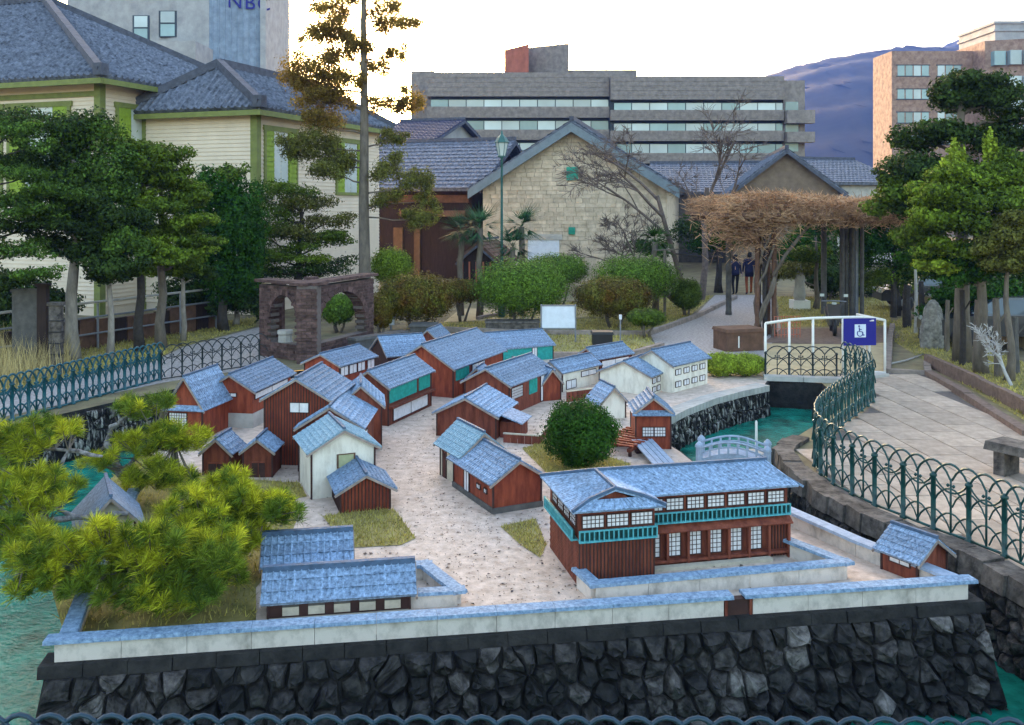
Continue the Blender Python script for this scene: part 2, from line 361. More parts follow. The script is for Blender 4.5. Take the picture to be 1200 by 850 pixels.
def clip(poly, p, q):                    # keep the side of the bisector nearer p
    mx, my = (p[0]+q[0])/2, (p[1]+q[1])/2; nx, ny = q[0]-p[0], q[1]-p[1]; out = []
    for i in range(len(poly)):
        a, b = poly[i], poly[(i+1) % len(poly)]
        da = (a[0]-mx)*nx+(a[1]-my)*ny; db = (b[0]-mx)*nx+(b[1]-my)*ny
        if da <= 0: out.append(a)
        if da*db < 0:
            t = da/(da-db); out.append((a[0]+(b[0]-a[0])*t, a[1]+(b[1]-a[1])*t))
    return out
def rubble(parent, fn, U, V, cw, ch, matn, depth=0.05, gap=0.012, name='stone', limit=300, seed=1):
    """irregular stones over a U x V face; fn(u, v, out) maps to space"""
    rr = random.Random(seed); pts = []
    nr = max(1, round(V/ch)); 
    for j in range(nr):
        nc = max(2, round(U/(cw*rr.uniform(0.85,1.2))))
        for i in range(nc):
            pts.append(((i+0.5+rr.uniform(-.36,.36)+(0.5 if j % 2 else 0))*U/nc % U, (j+0.5+rr.uniform(-.33,.33))*V/nr))
    k = 0
    for p in pts:
        poly = [(0,0),(U,0),(U,V),(0,V)]
        for q in pts:
            if q is not p and abs(q[0]-p[0]) < cw*3 and abs(q[1]-p[1]) < ch*3.5: poly = clip(poly, p, q)
            if len(poly) < 3: break
        if len(poly) < 3: continue
        cx = sum(a[0] for a in poly)/len(poly); cy = sum(a[1] for a in poly)/len(poly)
        sz = max(math.hypot(a[0]-cx, a[1]-cy) for a in poly)
        if sz < gap*2: continue
        s = max(0.4, 1-gap/sz); d = depth*rr.uniform(0.45,1.25); tx, ty = rr.uniform(-.3,.3)*sz, rr.uniform(-.3,.3)*sz
        ring = []                        # finer outline with jitter
        for i in range(len(poly)):
            a, b = poly[i], poly[(i+1) % len(poly)]
            ring += [a, ((a[0]+b[0])/2+rr.uniform(-.05,.05)*sz, (a[1]+b[1])/2+rr.uniform(-.05,.05)*sz)]
        m2 = MB(); K = len(ring)
        vs = [fn(cx+(a[0]-cx)*s, cy+(a[1]-cy)*s, -0.02) for a in ring]
        vs += [fn(cx+(a[0]-cx)*s*rr.uniform(.82,.95), cy+(a[1]-cy)*s*rr.uniform(.82,.95), d*rr.uniform(.35,.7)) for a in ring]
        vs += [fn(cx+tx*.5+(a[0]-cx)*s*rr.uniform(.38,.68), cy+ty*.5+(a[1]-cy)*s*rr.uniform(.38,.68), d*rr.uniform(.6,1.25)) for a in ring]
        vs += [fn(cx+tx, cy+ty, d*rr.uniform(.9,1.3))]
        fs = []
        for i in range(K):
            j = (i+1) % K
            fs += [(i,j,K+j,K+i), (K+i,K+j,2*K+j,2*K+i), (2*K+i,2*K+j,3*K)]
        m2.add(vs, fs); mm = matn if isinstance(matn, str) else rr.choices(matn[0], matn[1])[0]; m2.build(name, mm, parent)

FL, FR_ = Vector((-3.86,7.78,0)), Vector((4.48,9.05,0))
fu = (FR_-FL).normalized(); fn_out = Vector((fu.y,-fu.x,0)); FLEN = (FR_-FL).length
isl_body = MB(); isl_body.prism([(p[0]*0.995, (p[1]-15)*0.995+15) for p in ISL], -1.3, 0.001)
island = structure('island_ground', isl_body, 'ledge')
base = thing('retaining_wall', 'dark rough stone retaining wall holding up the miniature island above the pool', 'stone wall', FL)
def front(u, v, o):                      # u along, v downwards, o outwards; battered face (local to the wall's empty)
    return fu*u*(1+0.028*v)+fn_out*(0.05+v*0.30+o)+Vector((0,0,-0.09-v)) - fu*0.12*v
mb = MB()
mb.hexa([front(-.02,1.2,0), front(FLEN+.02,1.2,0), front(FLEN+.02,1.2,-.9), front(-.02,1.2,-.9), front(0,-.02,0), front(FLEN,-.02,0), front(FLEN,-.02,-.4), front(0,-.02,-.4)])
mb.build('core', 'ledge', base)
mb = MB(); nseg = 24
for i in range(nseg):
    u0, u1 = i*(FLEN+.1)/nseg-.05, (i+1)*(FLEN+.1)/nseg-.05-.006
    q = random.uniform(.07,.10)
    mb.hexa([fu*u0+fn_out*q+Vector((0,0,-.10)), fu*u1+fn_out*q+Vector((0,0,-.10)), fu*u1-fn_out*.2+Vector((0,0,-.10)), fu*u0-fn_out*.2+Vector((0,0,-.10)),
             fu*u0+fn_out*(q-.02)+Vector((0,0,-.004)), fu*u1+fn_out*(q-.02)+Vector((0,0,-.004)), fu*u1-fn_out*.2+Vector((0,0,-.004)), fu*u0-fn_out*.2+Vector((0,0,-.004))])
mb.build('ledge', 'ledge', base)
rubble(base, front, FLEN, 1.0, 0.185, 0.165, (('stone_dark','stone_mid','stone_light'),(8,3.2,.7)), 0.12, 0.012, seed=5)
# right-hand curved stone face seen across the channel
arc = [Vector((p[0],p[1],0)) for p in ISL[7:14]]; al = [0]
for i in range(len(arc)-1): al.append(al[-1]+(arc[i+1]-arc[i]).length)
def arcp(u):
    for i in range(len(arc)-1):
        if u <= al[i+1] or i == len(arc)-2:
            t = (u-al[i])/(al[i+1]-al[i]); d = (arc[i+1]-arc[i]).normalized(); return arc[i].lerp(arc[i+1], t), Vector((d.y,-d.x,0))
curve = thing('curved_stone_wall', 'curved streaky dark stone wall of the island above the turquoise channel', 'stone wall', arc[0])
def arcf(u, v, o):
    p, nn = arcp(max(0, min(u, al[-1]))); return p+nn*(0.06+o+v*0.12)+Vector((0,0,-0.08-v))-arc[0]
rubble(curve, arcf, al[-1], 0.85, 0.10, 0.26, 'stone_side', 0.05, 0.008, seed=9)
mb = MB()
for i in range(40):
    u0, u1 = i*al[-1]/40, (i+1)*al[-1]/40-.012
    (p0, n0), (p1, n1) = arcp(u0), arcp(u1); p0 = p0-arc[0]; p1 = p1-arc[0]
    mb.hexa([p0+n0*.10+Vector((0,0,-.08)), p1+n1*.10+Vector((0,0,-.08)), p1-n1*.22+Vector((0,0,-.08)), p0-n0*.22+Vector((0,0,-.08)),
             p0+n0*.10+Vector((0,0,.045)), p1+n1*.10+Vector((0,0,.045)), p1-n1*.22+Vector((0,0,.045)), p0-n0*.22+Vector((0,0,.045))])
mb.build('coping', 'concrete', curve)
# right bank: coping blocks and rubble below them
path = [Vector((p[0],p[1],0)) for p in bank_r[1:14]]
def resample(pts, step):
    out = [pts[0].copy()]; acc = 0
    for a, b in zip(pts, pts[1:]):
        L = (b-a).length; t = step-acc
        while t <= L: out.append(a.lerp(b, t/L)); t += step
        acc = (acc+L) % step if L+acc >= step else acc+L
    return out
rs = resample(path, 0.34)
for a, b in zip(rs, rs[1:]):
    d = (b-a).normalized(); nn = Vector((-d.y, d.x, 0)); b2 = b-d*.012; o1, o2 = random.uniform(.02,.10), random.uniform(.02,.10); zt = random.uniform(.035,.075)
    m2 = MB(); m2.hexa([a+nn*o1+Vector((0,0,-.16)), a-nn*.27+Vector((0,0,-.16)), b2-nn*.27+Vector((0,0,-.16)), b2+nn*o2+Vector((0,0,-.16)),
             a+nn*(o1-.02)+Vector((0,0,zt)), a-nn*.26+Vector((0,0,zt)), b2-nn*.26+Vector((0,0,zt+.01)), b2+nn*(o2-.03)+Vector((0,0,zt+.01))])
    m2.build('coping_stone', 'coping', pool_wall)
pl = [0]
for a, b in zip(path, path[1:]): pl.append(pl[-1]+(b-a).length)
def bankf(u, v, o):
    u = max(0, min(u, pl[-1]-1e-4))
    for i in range(len(path)-1):
        if u <= pl[i+1]:
            t = (u-pl[i])/(pl[i+1]-pl[i]); d = (path[i+1]-path[i]).normalized()
            return path[i].lerp(path[i+1], t)+Vector((-d.y,d.x,0))*(o)+Vector((0,0,-0.17-v))
rubble(pool_wall, bankf, pl[-1], 0.75, 0.22, 0.17, (('stone_dark','stone_mid'),(3,2)), 0.06, 0.012, seed=3)

lb = [Vector((p[0],p[1],0)) for p in reversed(POOL[-5:])]
ll = [0]
for a, b in zip(lb, lb[1:]): ll.append(ll[-1]+(b-a).length)
def leftf(u, v, o):
    u = max(0, min(u, ll[-1]-1e-4))
    for i in range(len(lb)-1):
        if u <= ll[i+1]:
            t = (u-ll[i])/(ll[i+1]-ll[i]); d = (lb[i+1]-lb[i]).normalized()
            return lb[i].lerp(lb[i+1], t)+Vector((d.y,-d.x,0))*o+Vector((0,0,-0.06-v))
rubble(pool_wall, leftf, ll[-1], 0.8, 0.20, 0.34, 'stone_side', 0.05, 0.012, seed=14)
# island surface
sheet('street', [(p[0]*.985, (p[1]-15)*.985+15) for p in ISL], 0.006, 'street')
def patch(name, px, z, m): return sheet(name, [G(*p)[:2] for p in px], z, m)
lawn_px = {'a': [(378,606),(420,600),(462,598),(487,632),(470,640),(415,643),(395,628)],
           'b': [(586,618),(628,609),(640,640),(633,655),(610,640)],
           'c': [(612,527),(648,515),(740,545),(720,560),(640,555)],
           'd': [(318,566),(350,566),(360,583),(330,588)]}
lawns = {k: [G(*p)[:2] for p in v] for k, v in lawn_px.items()}
for k, v in lawns.items(): sheet('lawn', v, 0.012, 'lawn_dry')
garden = [(75,745),(300,728),(300,690),(330,655),(352,600),(330,565),(250,560),(190,540),(172,528),(120,570),(60,690)]
sheet('garden_soil', [G(*p)[:2] for p in garden], 0.010, 'lawn_moss')
# leaf litter on the street
litt = MB(); st = [(p[0]*.98, (p[1]-15)*.98+15) for p in ISL]
for i in range(3800):
    x = random.uniform(-3.5,2.5) if i % 3 else random.gauss(-0.3,0.9); y = random.uniform(8.6,17)
    if not inside(st, x, y): continue
    s = random.uniform(.006,.017); a = random.uniform(0,6.28); 
    if random.random() < .12: s *= 1.9
    e = random.uniform(.3,.8)
    ca, sa = math.cos(a)*s, math.sin(a)*s
    litt.add([(x-ca,y-sa,.0135),(x+sa*e,y-ca*e,.014+s*.3),(x+ca,y+sa,.0135),(x-sa*e,y+ca*e,.016)], [(0,1,2,3)])
o = litt.build('leaf_litter', 'litter', kind='stuff'); o['label'] = 'dark scattered leaf litter on the pale miniature street'

def blades(name, polys, n, hgt, m, label, z=0.012, wid=0.008, lean=0.5):
    ar = [abs(sum(p[i-1][0]*p[i][1]-p[i][0]*p[i-1][1] for i in range(len(p))))/2 for p in polys]; V = []
    for p, a in zip(polys, ar):
        xs = [q[0] for q in p]; ys = [q[1] for q in p]; k = int(n*a/sum(ar)); c = 0; tries = 0
        while c < k and tries < k*6:
            tries += 1; x, y = random.uniform(min(xs),max(xs)), random.uniform(min(ys),max(ys))
            if not inside(p, x, y): continue
            c += 1; h = hgt*random.uniform(.4,1.2); a2 = random.uniform(0,6.28); ww = wid*random.uniform(.6,1.3)
            lx, ly = random.gauss(0,lean)*h, random.gauss(0,lean)*h
            V += [(x-math.cos(a2)*ww,y-math.sin(a2)*ww,z),(x+math.cos(a2)*ww,y+math.sin(a2)*ww,z),(x+lx,y+ly,z+h)]
    o = put(name, np_mesh(name, np.array(V), 3, m), kind='stuff'); o['label'] = label; return o
blades('grass', list(lawns.values()), 9000, .045, 'grass_dry', 'short dry yellow grass on the miniature lawns', wid=.006)
blades('garden_grass', [[G(*p)[:2] for p in garden]], 5000, .06, 'grass_dry', 'sparse yellow grass under the dwarf pines', wid=.007)

# boundary walls of the island
def low_wall(name, label, pts, h=0.155, t=0.10, capw=0.17, capt=0.028, wm='plaster_wall', cm='wall_cap', z0=0.006, seg=0.55):
    pts = [Vector((p[0],p[1],0)) for p in pts]; o = pts[0].copy(); e = thing(name, label, 'low wall', o)
    wall, cap = MB(), MB()
    for a, b in zip(pts, pts[1:]):
        d = (b-a).normalized(); nn = Vector((-d.y,d.x,0)); L = (b-a).length; k = max(1, round(L/seg))
        for i in range(k):
            p, q = a+d*(L*i/k)-o, a+d*(L*(i+1)/k)-o
            ext = d*(capw/2) if i == k-1 else -d*.003
            Z = Vector((0,0,1))
            q1 = q-d*.004
            wall.hexa([p+nn*t/2+Z*z0, p-nn*t/2+Z*z0, q1-nn*t/2+Z*z0, q1+nn*t/2+Z*z0, p+nn*t/2+Z*h, p-nn*t/2+Z*h, q1-nn*t/2+Z*h, q1+nn*t/2+Z*h])
            p0 = p-d*(capw/2) if i == 0 else p
            q2 = q+ext; zz = random.uniform(0,.003)
            cap.hexa([p0+nn*capw/2+Z*h, p0-nn*capw/2+Z*h, q2-nn*capw/2+Z*h, q2+nn*capw/2+Z*h,
                      p0+nn*capw*.44+Z*(h+capt+zz), p0-nn*capw*.44+Z*(h+capt+zz), q2-nn*capw*.44+Z*(h+capt+zz), q2+nn*capw*.44+Z*(h+capt+zz)])
    wall.build('wall', wm, e); cap.build('cap', cm, e); return e
off = fn_out*-0.06
gapu = 6.03                               # the little gate opening in the front wall
P0 = FL+off+fu*.06
low_wall('boundary_wall', 'low plaster wall with blue cap along the front edge, left of the gate gap', [P0, FL+off+fu*(gapu-.14)], z0=-.004)
low_wall('boundary_wall', 'low plaster wall with blue cap along the front edge, right of the gate gap', [FL+off+fu*(gapu+.14), FL+off+fu*(FLEN-.08)], z0=-.004)
low_wall('boundary_wall', 'short blue-capped wall running back under the dwarf pines at the left corner', [P0+Vector((.03,.18,0)), (-4.30,9.8), (-4.8,11.9)], capw=.16)
low_wall('boundary_wall', 'low capped wall running back along the right edge behind the small gatehouse', [(4.26,9.22),(3.75,10.15),(3.28,11.2),(2.88,12.4)], cm='bridge')
low_wall('courtyard_wall', 'blue-capped courtyard wall in front of the large two-storey house', [G(680,689),G(697,705),G(990,678),(3.02,10.12)], t=.08, capw=.14)
low_wall('courtyard_wall', 'blue-capped wall enclosing the yard beside the long low gatehouse', [G(470,713),G(536,709),G(498,678),G(420,680)], h=.13, t=.08, capw=.15)
mb = MB(); mb.box((-.13,-.04,-.004),(.13,.04,.14)); g = thing('wooden_gate', 'dark little gate closing the gap in the front wall', 'gate', FL+off+fu*gapu, math.atan2(fu.y,fu.x))
mb.build('door_leaf', 'mini_dark', g); mb = MB()
for sx in (-.12,.12): mb = MB(); mb.box((sx-.014,-.055,-.004),(sx+.014,.05,.16)); mb.build('gate_post', 'mini_brown', g)
# ------------------------------------------------------------------ miniature houses
GRP = 'miniature houses on the island'
def ribs(mb, e0, e1, r0, r1, step, s=0.010):     # tile ribs from eave line e0-e1 up to ridge line r0-r1
    e0, e1, r0, r1 = map(Vector, (e0,e1,r0,r1)); n = max(2, int((e1-e0).length/step))
    nrm = (e1-e0).cross(r0-e0).normalized()
    if nrm.z < 0: nrm = -nrm
    ex = (e1-e0).normalized()*s
    for i in range(n):
        t = (i+.5)/n; a = e0.lerp(e1,t); b = r0.lerp(r1,t)
        mb.add([a-ex,a+nrm*s*.9,a+ex,b-ex,b+nrm*s*.9,b+ex], [(0,1,4,3),(1,2,5,4),(0,2,1)])
def courses(mb, e0, e1, r0, r1, step):           # lapped tile courses, lower edge of each lifted
    e0, e1, r0, r1 = map(Vector, (e0,e1,r0,r1)); nrm = (e1-e0).cross(r0-e0).normalized()
    if nrm.z < 0: nrm = -nrm
    k = max(3, round((r0-e0).length/step))
    for j in range(k):
        a, b = e0.lerp(r0, j/k), e1.lerp(r1, j/k); c, d = e1.lerp(r1, (j+1)/k), e0.lerp(r0, (j+1)/k); l = nrm*step*.12; s = nrm*.001
        mb.add([a+l,b+l,c+s,d+s,a,b], [(0,1,2,3),(4,5,1,0)])
def gable_roof(e, x0, x1, y0, y1, ze, zr, axis, m, t=0.022, step=0.05, ov=.06, rib=True, barge='barge', ridge='mini_ridge', rs=1.0):
    """roof over a rectangle; ze at the wall line, overhang ov"""
    roof, rb, cap, bg_ = MB(), MB(), MB(), MB()
    if axis == 'y':
        xm = (x0+x1)/2; sl = (zr-ze)/(xm-x0); zo = ze-ov*sl; ya, yb = y0-ov*.9, y1+ov*.9
        A, B, C, D = (x0-ov,ya,zo),(xm,ya,zr),(xm,yb,zr),(x0-ov,yb,zo)
        A2, D2 = (x1+ov,ya,zo),(x1+ov,yb,zo)
        planes = [(A,B,C,D),(B,A2,D2,C)]; ribspec = [(A,D,B,C),(A2,D2,B,C)]; rr = (B,C); ends = [(A,B),(B,A2),(D,C),(C,D2)]
    else:
        ym = (y0+y1)/2; sl = (zr-ze)/(ym-y0); zo = ze-ov*sl; xa, xb = x0-ov*.9, x1+ov*.9
        A, B, C, D = (xa,y0-ov,zo),(xb,y0-ov,zo),(xb,ym,zr),(xa,ym,zr)
        A2, B2 = (xa,y1+ov,zo),(xb,y1+ov,zo)
        planes = [(A,B,C,D),(D,C,B2,A2)]; ribspec = [(A,B,D,C),(A2,B2,D,C)]; rr = (D,C); ends = [(A,D),(D,A2),(B,C),(C,B2)]
    up = Vector((0,0,t*1.15))
    for q in planes: roof.slab([Vector(p)+up for p in q], t)
    ro = roof.build('roof', m, e)
    if rib:
        for q in ribspec:
            q = [Vector(p)+up for p in q]; ribs(rb, *q, step, .011*rs); courses(rb, *q, .075*rs)
        rb.build('tile_ribs', m, ro, kind='stuff')
    cap.bar(Vector(rr[0])+up*1.5, Vector(rr[1])+up*1.5, .035*rs, .030*rs); cap.build('ridge_cap', ridge, ro)
    for a, b in ends: bg_ = MB(); bg_.bar(Vector(a)+Vector((0,0,-.006)), Vector(b)+Vector((0,0,-.006)), .012*rs, .028*rs); bg_.build('bargeboard', barge, ro)
    return ro
def face_pt(face, w, d):
    if face == 'front': return lambda u, z, o: (u*w, -o, z)
    if face == 'back': return lambda u, z, o: ((1-u)*w, d+o, z)
    if face == 'right': return lambda u, z, o: (w+o, u*d, z)
    return lambda u, z, o: (-o, (1-u)*d, z)
def panel(mb, fp, u0, u1, z0, z1, o0, o1, mi=0):
    p = [fp(u0,z0,o1), fp(u1,z0,o1), fp(u1,z0,o0), fp(u0,z0,o0), fp(u0,z1,o1), fp(u1,z1,o1), fp(u1,z1,o0), fp(u0,z1,o0)]
    mb.hexa(p, mi)
def window(e, fp, L, u0, u1, z0, z1, style='lattice'):
    """frame (part) with its pane and bars; L is the face length in metres"""
    fr = MB(); b = (.022 if style == 'yellow' else .010)/L
    panel(fr, fp, u0-b, u1+b, z0-.010, z0, -.01, .018); panel(fr, fp, u0-b, u1+b, z1, z1+.010, -.01, .018)
    panel(fr, fp, u0-b, u0, z0, z1, -.01, .018); panel(fr, fp, u1, u1+b, z0, z1, -.01, .018)
    dark = {'lattice':'mini_dark','green':'mini_teal','plain':'mini_dark','yellow':'wood_mid','arch':'mini_dark'}[style]
    pane = {'lattice':'mini_paper','green':'mini_teal','plain':'mini_paper','yellow':'mini_yellow','arch':'mini_paper'}[style]
    wo_ = fr.build('window', dark, e)
    pn = MB(); panel(pn, fp, u0, u1, z0, z1, -.01, .0105); pn.build('pane', pane, wo_)
    if style in ('lattice','green','plain'):
        br = MB(); nu = max(2, round((u1-u0)*L/.045)); nz = max(2, round((z1-z0)/.045)) if style == 'lattice' else 1
        if style == 'plain': nu = 2
        for i in range(1, nu): u = u0+(u1-u0)*i/nu; panel(br, fp, u-.0035/L, u+.0035/L, z0, z1, .009, .015)
        for i in range(1, nz): z = z0+(z1-z0)*i/nz; panel(br, fp, u0, u1, z-.0035, z+.0035, .009, .013)
        br.build('lattice', 'mini_dark' if style != 'green' else 'vent_teal', wo_, kind='stuff')
def battens(e, fp, L, u0, u1, z0, ztop, m, step=.042):
    mb = MB(); n = max(3, round((u1-u0)*L/step))
    for i in range(n+1):
        u = u0+(u1-u0)*i/n; zt = ztop(u) if callable(ztop) else ztop
        panel(mb, fp, u-.007*step/.045/L, u+.007*step/.045/L, z0, zt, -.004, .008)
    mb.build('battens', m, e, kind='stuff')
def house(name, label, A, B, d, eh, rh, axis='y', wall='mini_red', roof='mini_roof', ov=.06, wins=(), plank=None, plinth=0, door=None,
          corner=True, rib=True, step=.05, base_m='concrete', ztop=None, skirt=None, cat='model house', rs=1.0):
    a, b = G(*A), G(*B); w = (b-a).length; rz = math.atan2(b.y-a.y, b.x-a.x); Ym = (a.y+b.y)/2
    ze, zr = eh*Ym/F, rh*Ym/F; e = thing(name, label, cat, (a.x,a.y,.006), rz, GRP)
    mb = MB(); z0 = plinth
    if axis == 'y':
        poly = [(0,z0),(w,z0),(w,ze),(w/2,zr-.004),(0,ze)]; k = 5
        vs = [(p[0],0,p[1]) for p in poly]+[(p[0],d,p[1]) for p in poly]
    else:
        poly = [(0,z0),(d,z0),(d,ze),(d/2,zr-.004),(0,ze)]; k = 5
        vs = [(w,p[0],p[1]) for p in poly]+[(0,p[0],p[1]) for p in poly]
    mb.add(vs, [tuple(range(k)), tuple(range(2*k-1,k-1,-1))]+[(i,i+k,(i+1)%k+k,(i+1)%k) for i in range(k)])
    mb.build('wall', wall, e)
    if plinth:
        m2 = MB(); m2.box((-.02,-.02,0),(w+.02,d+.02,plinth)); m2.build('plinth', base_m, e)
    if corner:
        s = .011
        for (x,y) in ((0,0),(w,0),(w,d),(0,d)): m2 = MB(); m2.box((x-s,y-s,z0),(x+s,y+s,ze-.01)); m2.build('corner_post', 'mini_dark', e)
    gable_roof(e, 0, w, 0, d, ze, zr, axis, roof, ov=ov, rib=rib, step=step, rs=rs)
    if skirt:                            # small pent roof across the gable front
        zs = skirt; m2 = MB(); m2.slab([(-ov,-ov*1.4,zs-.02),(w+ov,-ov*1.4,zs-.02),(w+ov*.6,.02,zs+.06),(-ov*.6,.02,zs+.06)], .02); m2.build('pent_roof', roof, e)
    for wv in wins:
        face, u0, u1, f0, f1, style = wv; fp = face_pt(face, w, d); L = w if face in ('front','back') else d
        window(e, fp, L, u0, u1, f0*ze, f1*ze, style)
    if plank:
        for face in plank:
            fp = face_pt(face, w, d); L = w if face in ('front','back') else d
            gab = (axis == 'y' and face in ('front','back')) or (axis == 'x' and face in ('left','right'))
            battens(e, fp, L, 0.01, .99, z0, (lambda u: ze+(zr-ze)*(1-abs(2*u-1))-.015) if gab else ze-.012, 'mini_dark')
    if door:
        face, u0, u1, f1 = door; fp = face_pt(face, w, d); m2 = MB(); panel(m2, fp, u0, u1, z0, f1*ze, -.01, .008)
        dd = m2.build('door', 'mini_dark', e); m2 = MB(); um = (u0+u1)/2; L = w if face in ('front','back') else d
        panel(m2, fp, um-.004/L, um+.004/L, z0, f1*ze, .006, .013); panel(m2, fp, u0, u1, f1*ze, f1*ze+.015, -.01, .014); m2.build('door_trim', 'mini_brown', dd)
    e['w'] = w; e['d'] = d; e['ze'] = ze; e['zr'] = zr
    return e

house('gatehouse', 'small brown gatehouse with white plaque at the front right corner', (1075,684), (1109,673), .42, 27, 46, wall='mini_brown', ov=.07,
      wins=[('left',.25,.8,.55,.72,'plain')])
house('plank_shed', 'small red plank shed with blue roof in front of the white house', (399,603), (457,597), .70, 27, 43, wall='mini_red', plank=('front','left','right'), ov=.08)
house('white_house', 'white plastered house with teal-blue roof and a wood-framed yellow window', (365,586), (439,577), .85, 56, 77, wall='mini_white', roof='mini_roof_teal', ov=.08,
      wins=[('front',.42,.66,.60,.86,'yellow')])
house('long_roofed_house', 'house with long blue roof directly behind the white plastered house', (350,553), (424,553), 1.5, 52, 75, wall='mini_brown', ov=.06, wins=[('right',.05,.3,.5,.8,'plain')])
house('annex_house', 'low annex with blue roof between the long-roofed house and the green-shuttered house', (398,529), (447,527), .8, 53, 75, wall='mini_brown')
house('tall_plank_house', 'tall red plank house with two-pane white window in its gable', (310,545), (386,547), 1.2, 78, 101, wall='mini_red', plank=('front',), ov=.06,
      wins=[('front',.40,.68,.80,.94,'plain')])
house('red_gable_house', 'red house with small slot window and grey plinth, left of the tall plank house', (246,500), (296,502), 1.65, 45, 61, wall='mini_red', plinth=.24, ov=.09, corner=False,
      wins=[('front',.36,.62,.80,.88,'plain'),('right',.05,.9,.72,.86,'plain')])
house('hip_gable_house', 'leftmost red house with pent roof and white lattice window behind the pine', (197,514), (237,516), 1.0, 40, 72, wall='mini_red', ov=.07, skirt=.50,
      wins=[('front',.05,.55,.30,.75,'lattice')])
house('small_hut', 'left one of the two small dark red huts beside the tall plank house', (238,557), (270,558), .45, 27, 42, wall='mini_brown', ov=.05, door=('front',.2,.8,.5))
house('small_hut', 'right one of the two small dark red huts, with a panelled door', (285,560), (319,560), .45, 31, 44, wall='mini_brown', ov=.05, door=('front',.3,.75,.55))
e = house('shuttered_house', 'two-storey red house with long row of turquoise-green shutters above the street', (411,496), (455,500), 1.72, 46, 62, wall='mini_brown', ov=.07,
      wins=[('right',.03,.62,.58,.90,'green'),('right',.70,.95,.58,.90,'green'),('right',.1,.9,.08,.38,'plain')])
m2 = MB(); fp = face_pt('right', e['w'], e['d']); panel(m2, fp, 0, 1, e['ze']*.44, e['ze']*.49, -.01, .10); m2.build('ledge', 'mini_brown', e)
house('window_strip_house', 'red gabled house with strip of white windows at the back beside the brick ruin', (357,456), (398,460), 1.3, 31, 42, wall='mini_red', ov=.07,
      wins=[('right',.02,.22,.58,.9,'plain'),('right',.26,.46,.58,.9,'plain'),('right',.5,.7,.58,.9,'plain'),('right',.78,.98,.58,.9,'plain')])
house('big_merchant_house', 'largest red gabled house in the centre of the model with wide roof and green window', (462,461), (531,467), 2.5, 35, 59, wall='mini_red', ov=.08,
      wins=[('right',.05,.28,.55,.86,'green'),('right',.35,.6,.55,.86,'plain')])
house('rear_house', 'low house behind the left gable of the largest house, long roof slope facing us', (455,438), (503,434), 1.2, 20, 38, axis='x', wall='mini_dark')
house('rear_gable_house', 'rearmost small gabled house poking up behind the largest house', (489,416), (514,417), 1.0, 17, 29, wall='mini_brown')
house('teal_wall_house', 'long roofed house with teal wall behind the centre of the model', (583,427), (648,421), 1.2, 17, 31, axis='x', wall='mini_teal', wins=[('front',.62,.7,.1,.9,'plain')])
house('lattice_house', 'red house with white lattice and hanging green sign along its side, centre of the model', (545,482), (597,488), 1.8, 36, 52, wall='mini_brown', ov=.07,
      wins=[('right',.04,.28,.5,.85,'lattice'),('right',.45,.62,.45,.9,'green'),('right',.72,.9,.05,.9,'plain')])
e = house('bent_roof_house', 'dark red gabled house with side lean-to, facing the street bend', (512,511), (581,516), 1.05, 28, 46, wall='mini_brown', ov=.07)
m2 = MB(); ww = e['w']; m2.slab([(ww+.42,.1,.26),(ww+.42,.7,.26),(ww+.02,.7,.40),(ww+.02,.1,.40)], .02); m2.build('lean_to_roof', 'mini_roof', e)
m2 = MB(); m2.box((ww+.02,.16,0),(ww+.36,.64,.26)); m2.build('lean_to_wall', 'mini_brown', e)
house('street_row_house', 'long red row house with stone plinth and plain red gable beside the street', (578,603), (634,594), 1.25, 38, 58, wall='mini_red', ov=.08, plinth=.07, base_m='concrete_dark',
      wins=[('left',.62,.70,.5,.62,'plain'),('left',.80,.86,.5,.62,'plain'),('left',.3,.42,.12,.8,'plain')])
house('cream_row_house', 'teal-roofed end of the street row with cream panels, above the row house', (542,574), (588,567), .75, 41, 62, wall='mini_cream', roof='mini_roof_teal', ov=.08, door=('left',.1,.3,.75))
house('lattice_hut', 'small red hut with paired white lattice windows and pent roof by the landing', (745,527), (786,527), .6, 44, 60, wall='mini_red', ov=.06, skirt=.56,
      wins=[('front',.2,.5,.35,.58,'lattice'),('front',.54,.84,.35,.58,'lattice')])
house('blue_pavilion', 'tiny pale pavilion with blue roof behind the round clipped tree', (704,492), (733,490), .55, 20, 36, wall='mini_white', roof='mini_roof', ov=.08)
house('white_storehouse', 'white storehouse with gable towards us and small dark windows, nearer of the two', (703,457), (762,464), 1.0, 22, 36, wall='mini_white', ov=.06, corner=False,
      wins=[('right',.10+.22*i,.24+.22*i,.58,.84,'plain') for i in range(4)]+[('right',.10+.22*i,.24+.22*i,.12,.38,'plain') for i in range(4)])
house('white_storehouse', 'taller white storehouse with two rows of dark framed windows, farther of the two', (744,454), (788,461), 1.35, 32, 46, wall='mini_white', ov=.07, corner=False,
      wins=[('right',.08+.23*i,.22+.23*i,.62,.80,'plain') for i in range(4)]+[('right',.08+.23*i,.22+.23*i,.18,.36,'plain') for i in range(4)])
house('rear_brown_house', 'brown gabled house at the back just left of the white storehouses', (677,436), (701,440), 1.2, 19, 29, wall='mini_brown', wins=[('right',.1,.9,.4,.8,'plain')])
house('patched_house', 'small house with torn white wall below its blue roof, behind the round tree', (634,456), (659,460), 1.3, 23, 33, wall='mini_white', ov=.06, wins=[('right',.1,.35,.1,.5,'plain'),('right',.5,.9,.55,.8,'plain')])
house('brick_wall_house', 'narrow house with brick-red front wedged between lattice house and patched house', (636,471), (657,469), .8, 22, 36, wall='mini_red', ov=.05)
e = house('long_gatehouse', 'long low gatehouse with ribbed roof and five cream shutters behind the front wall', (314,730), (480,718), .42, 27, 47, axis='x', wall='mini_dark', ov=.07, step=.062, plinth=.03, base_m='mini_cream', rs=1.7)
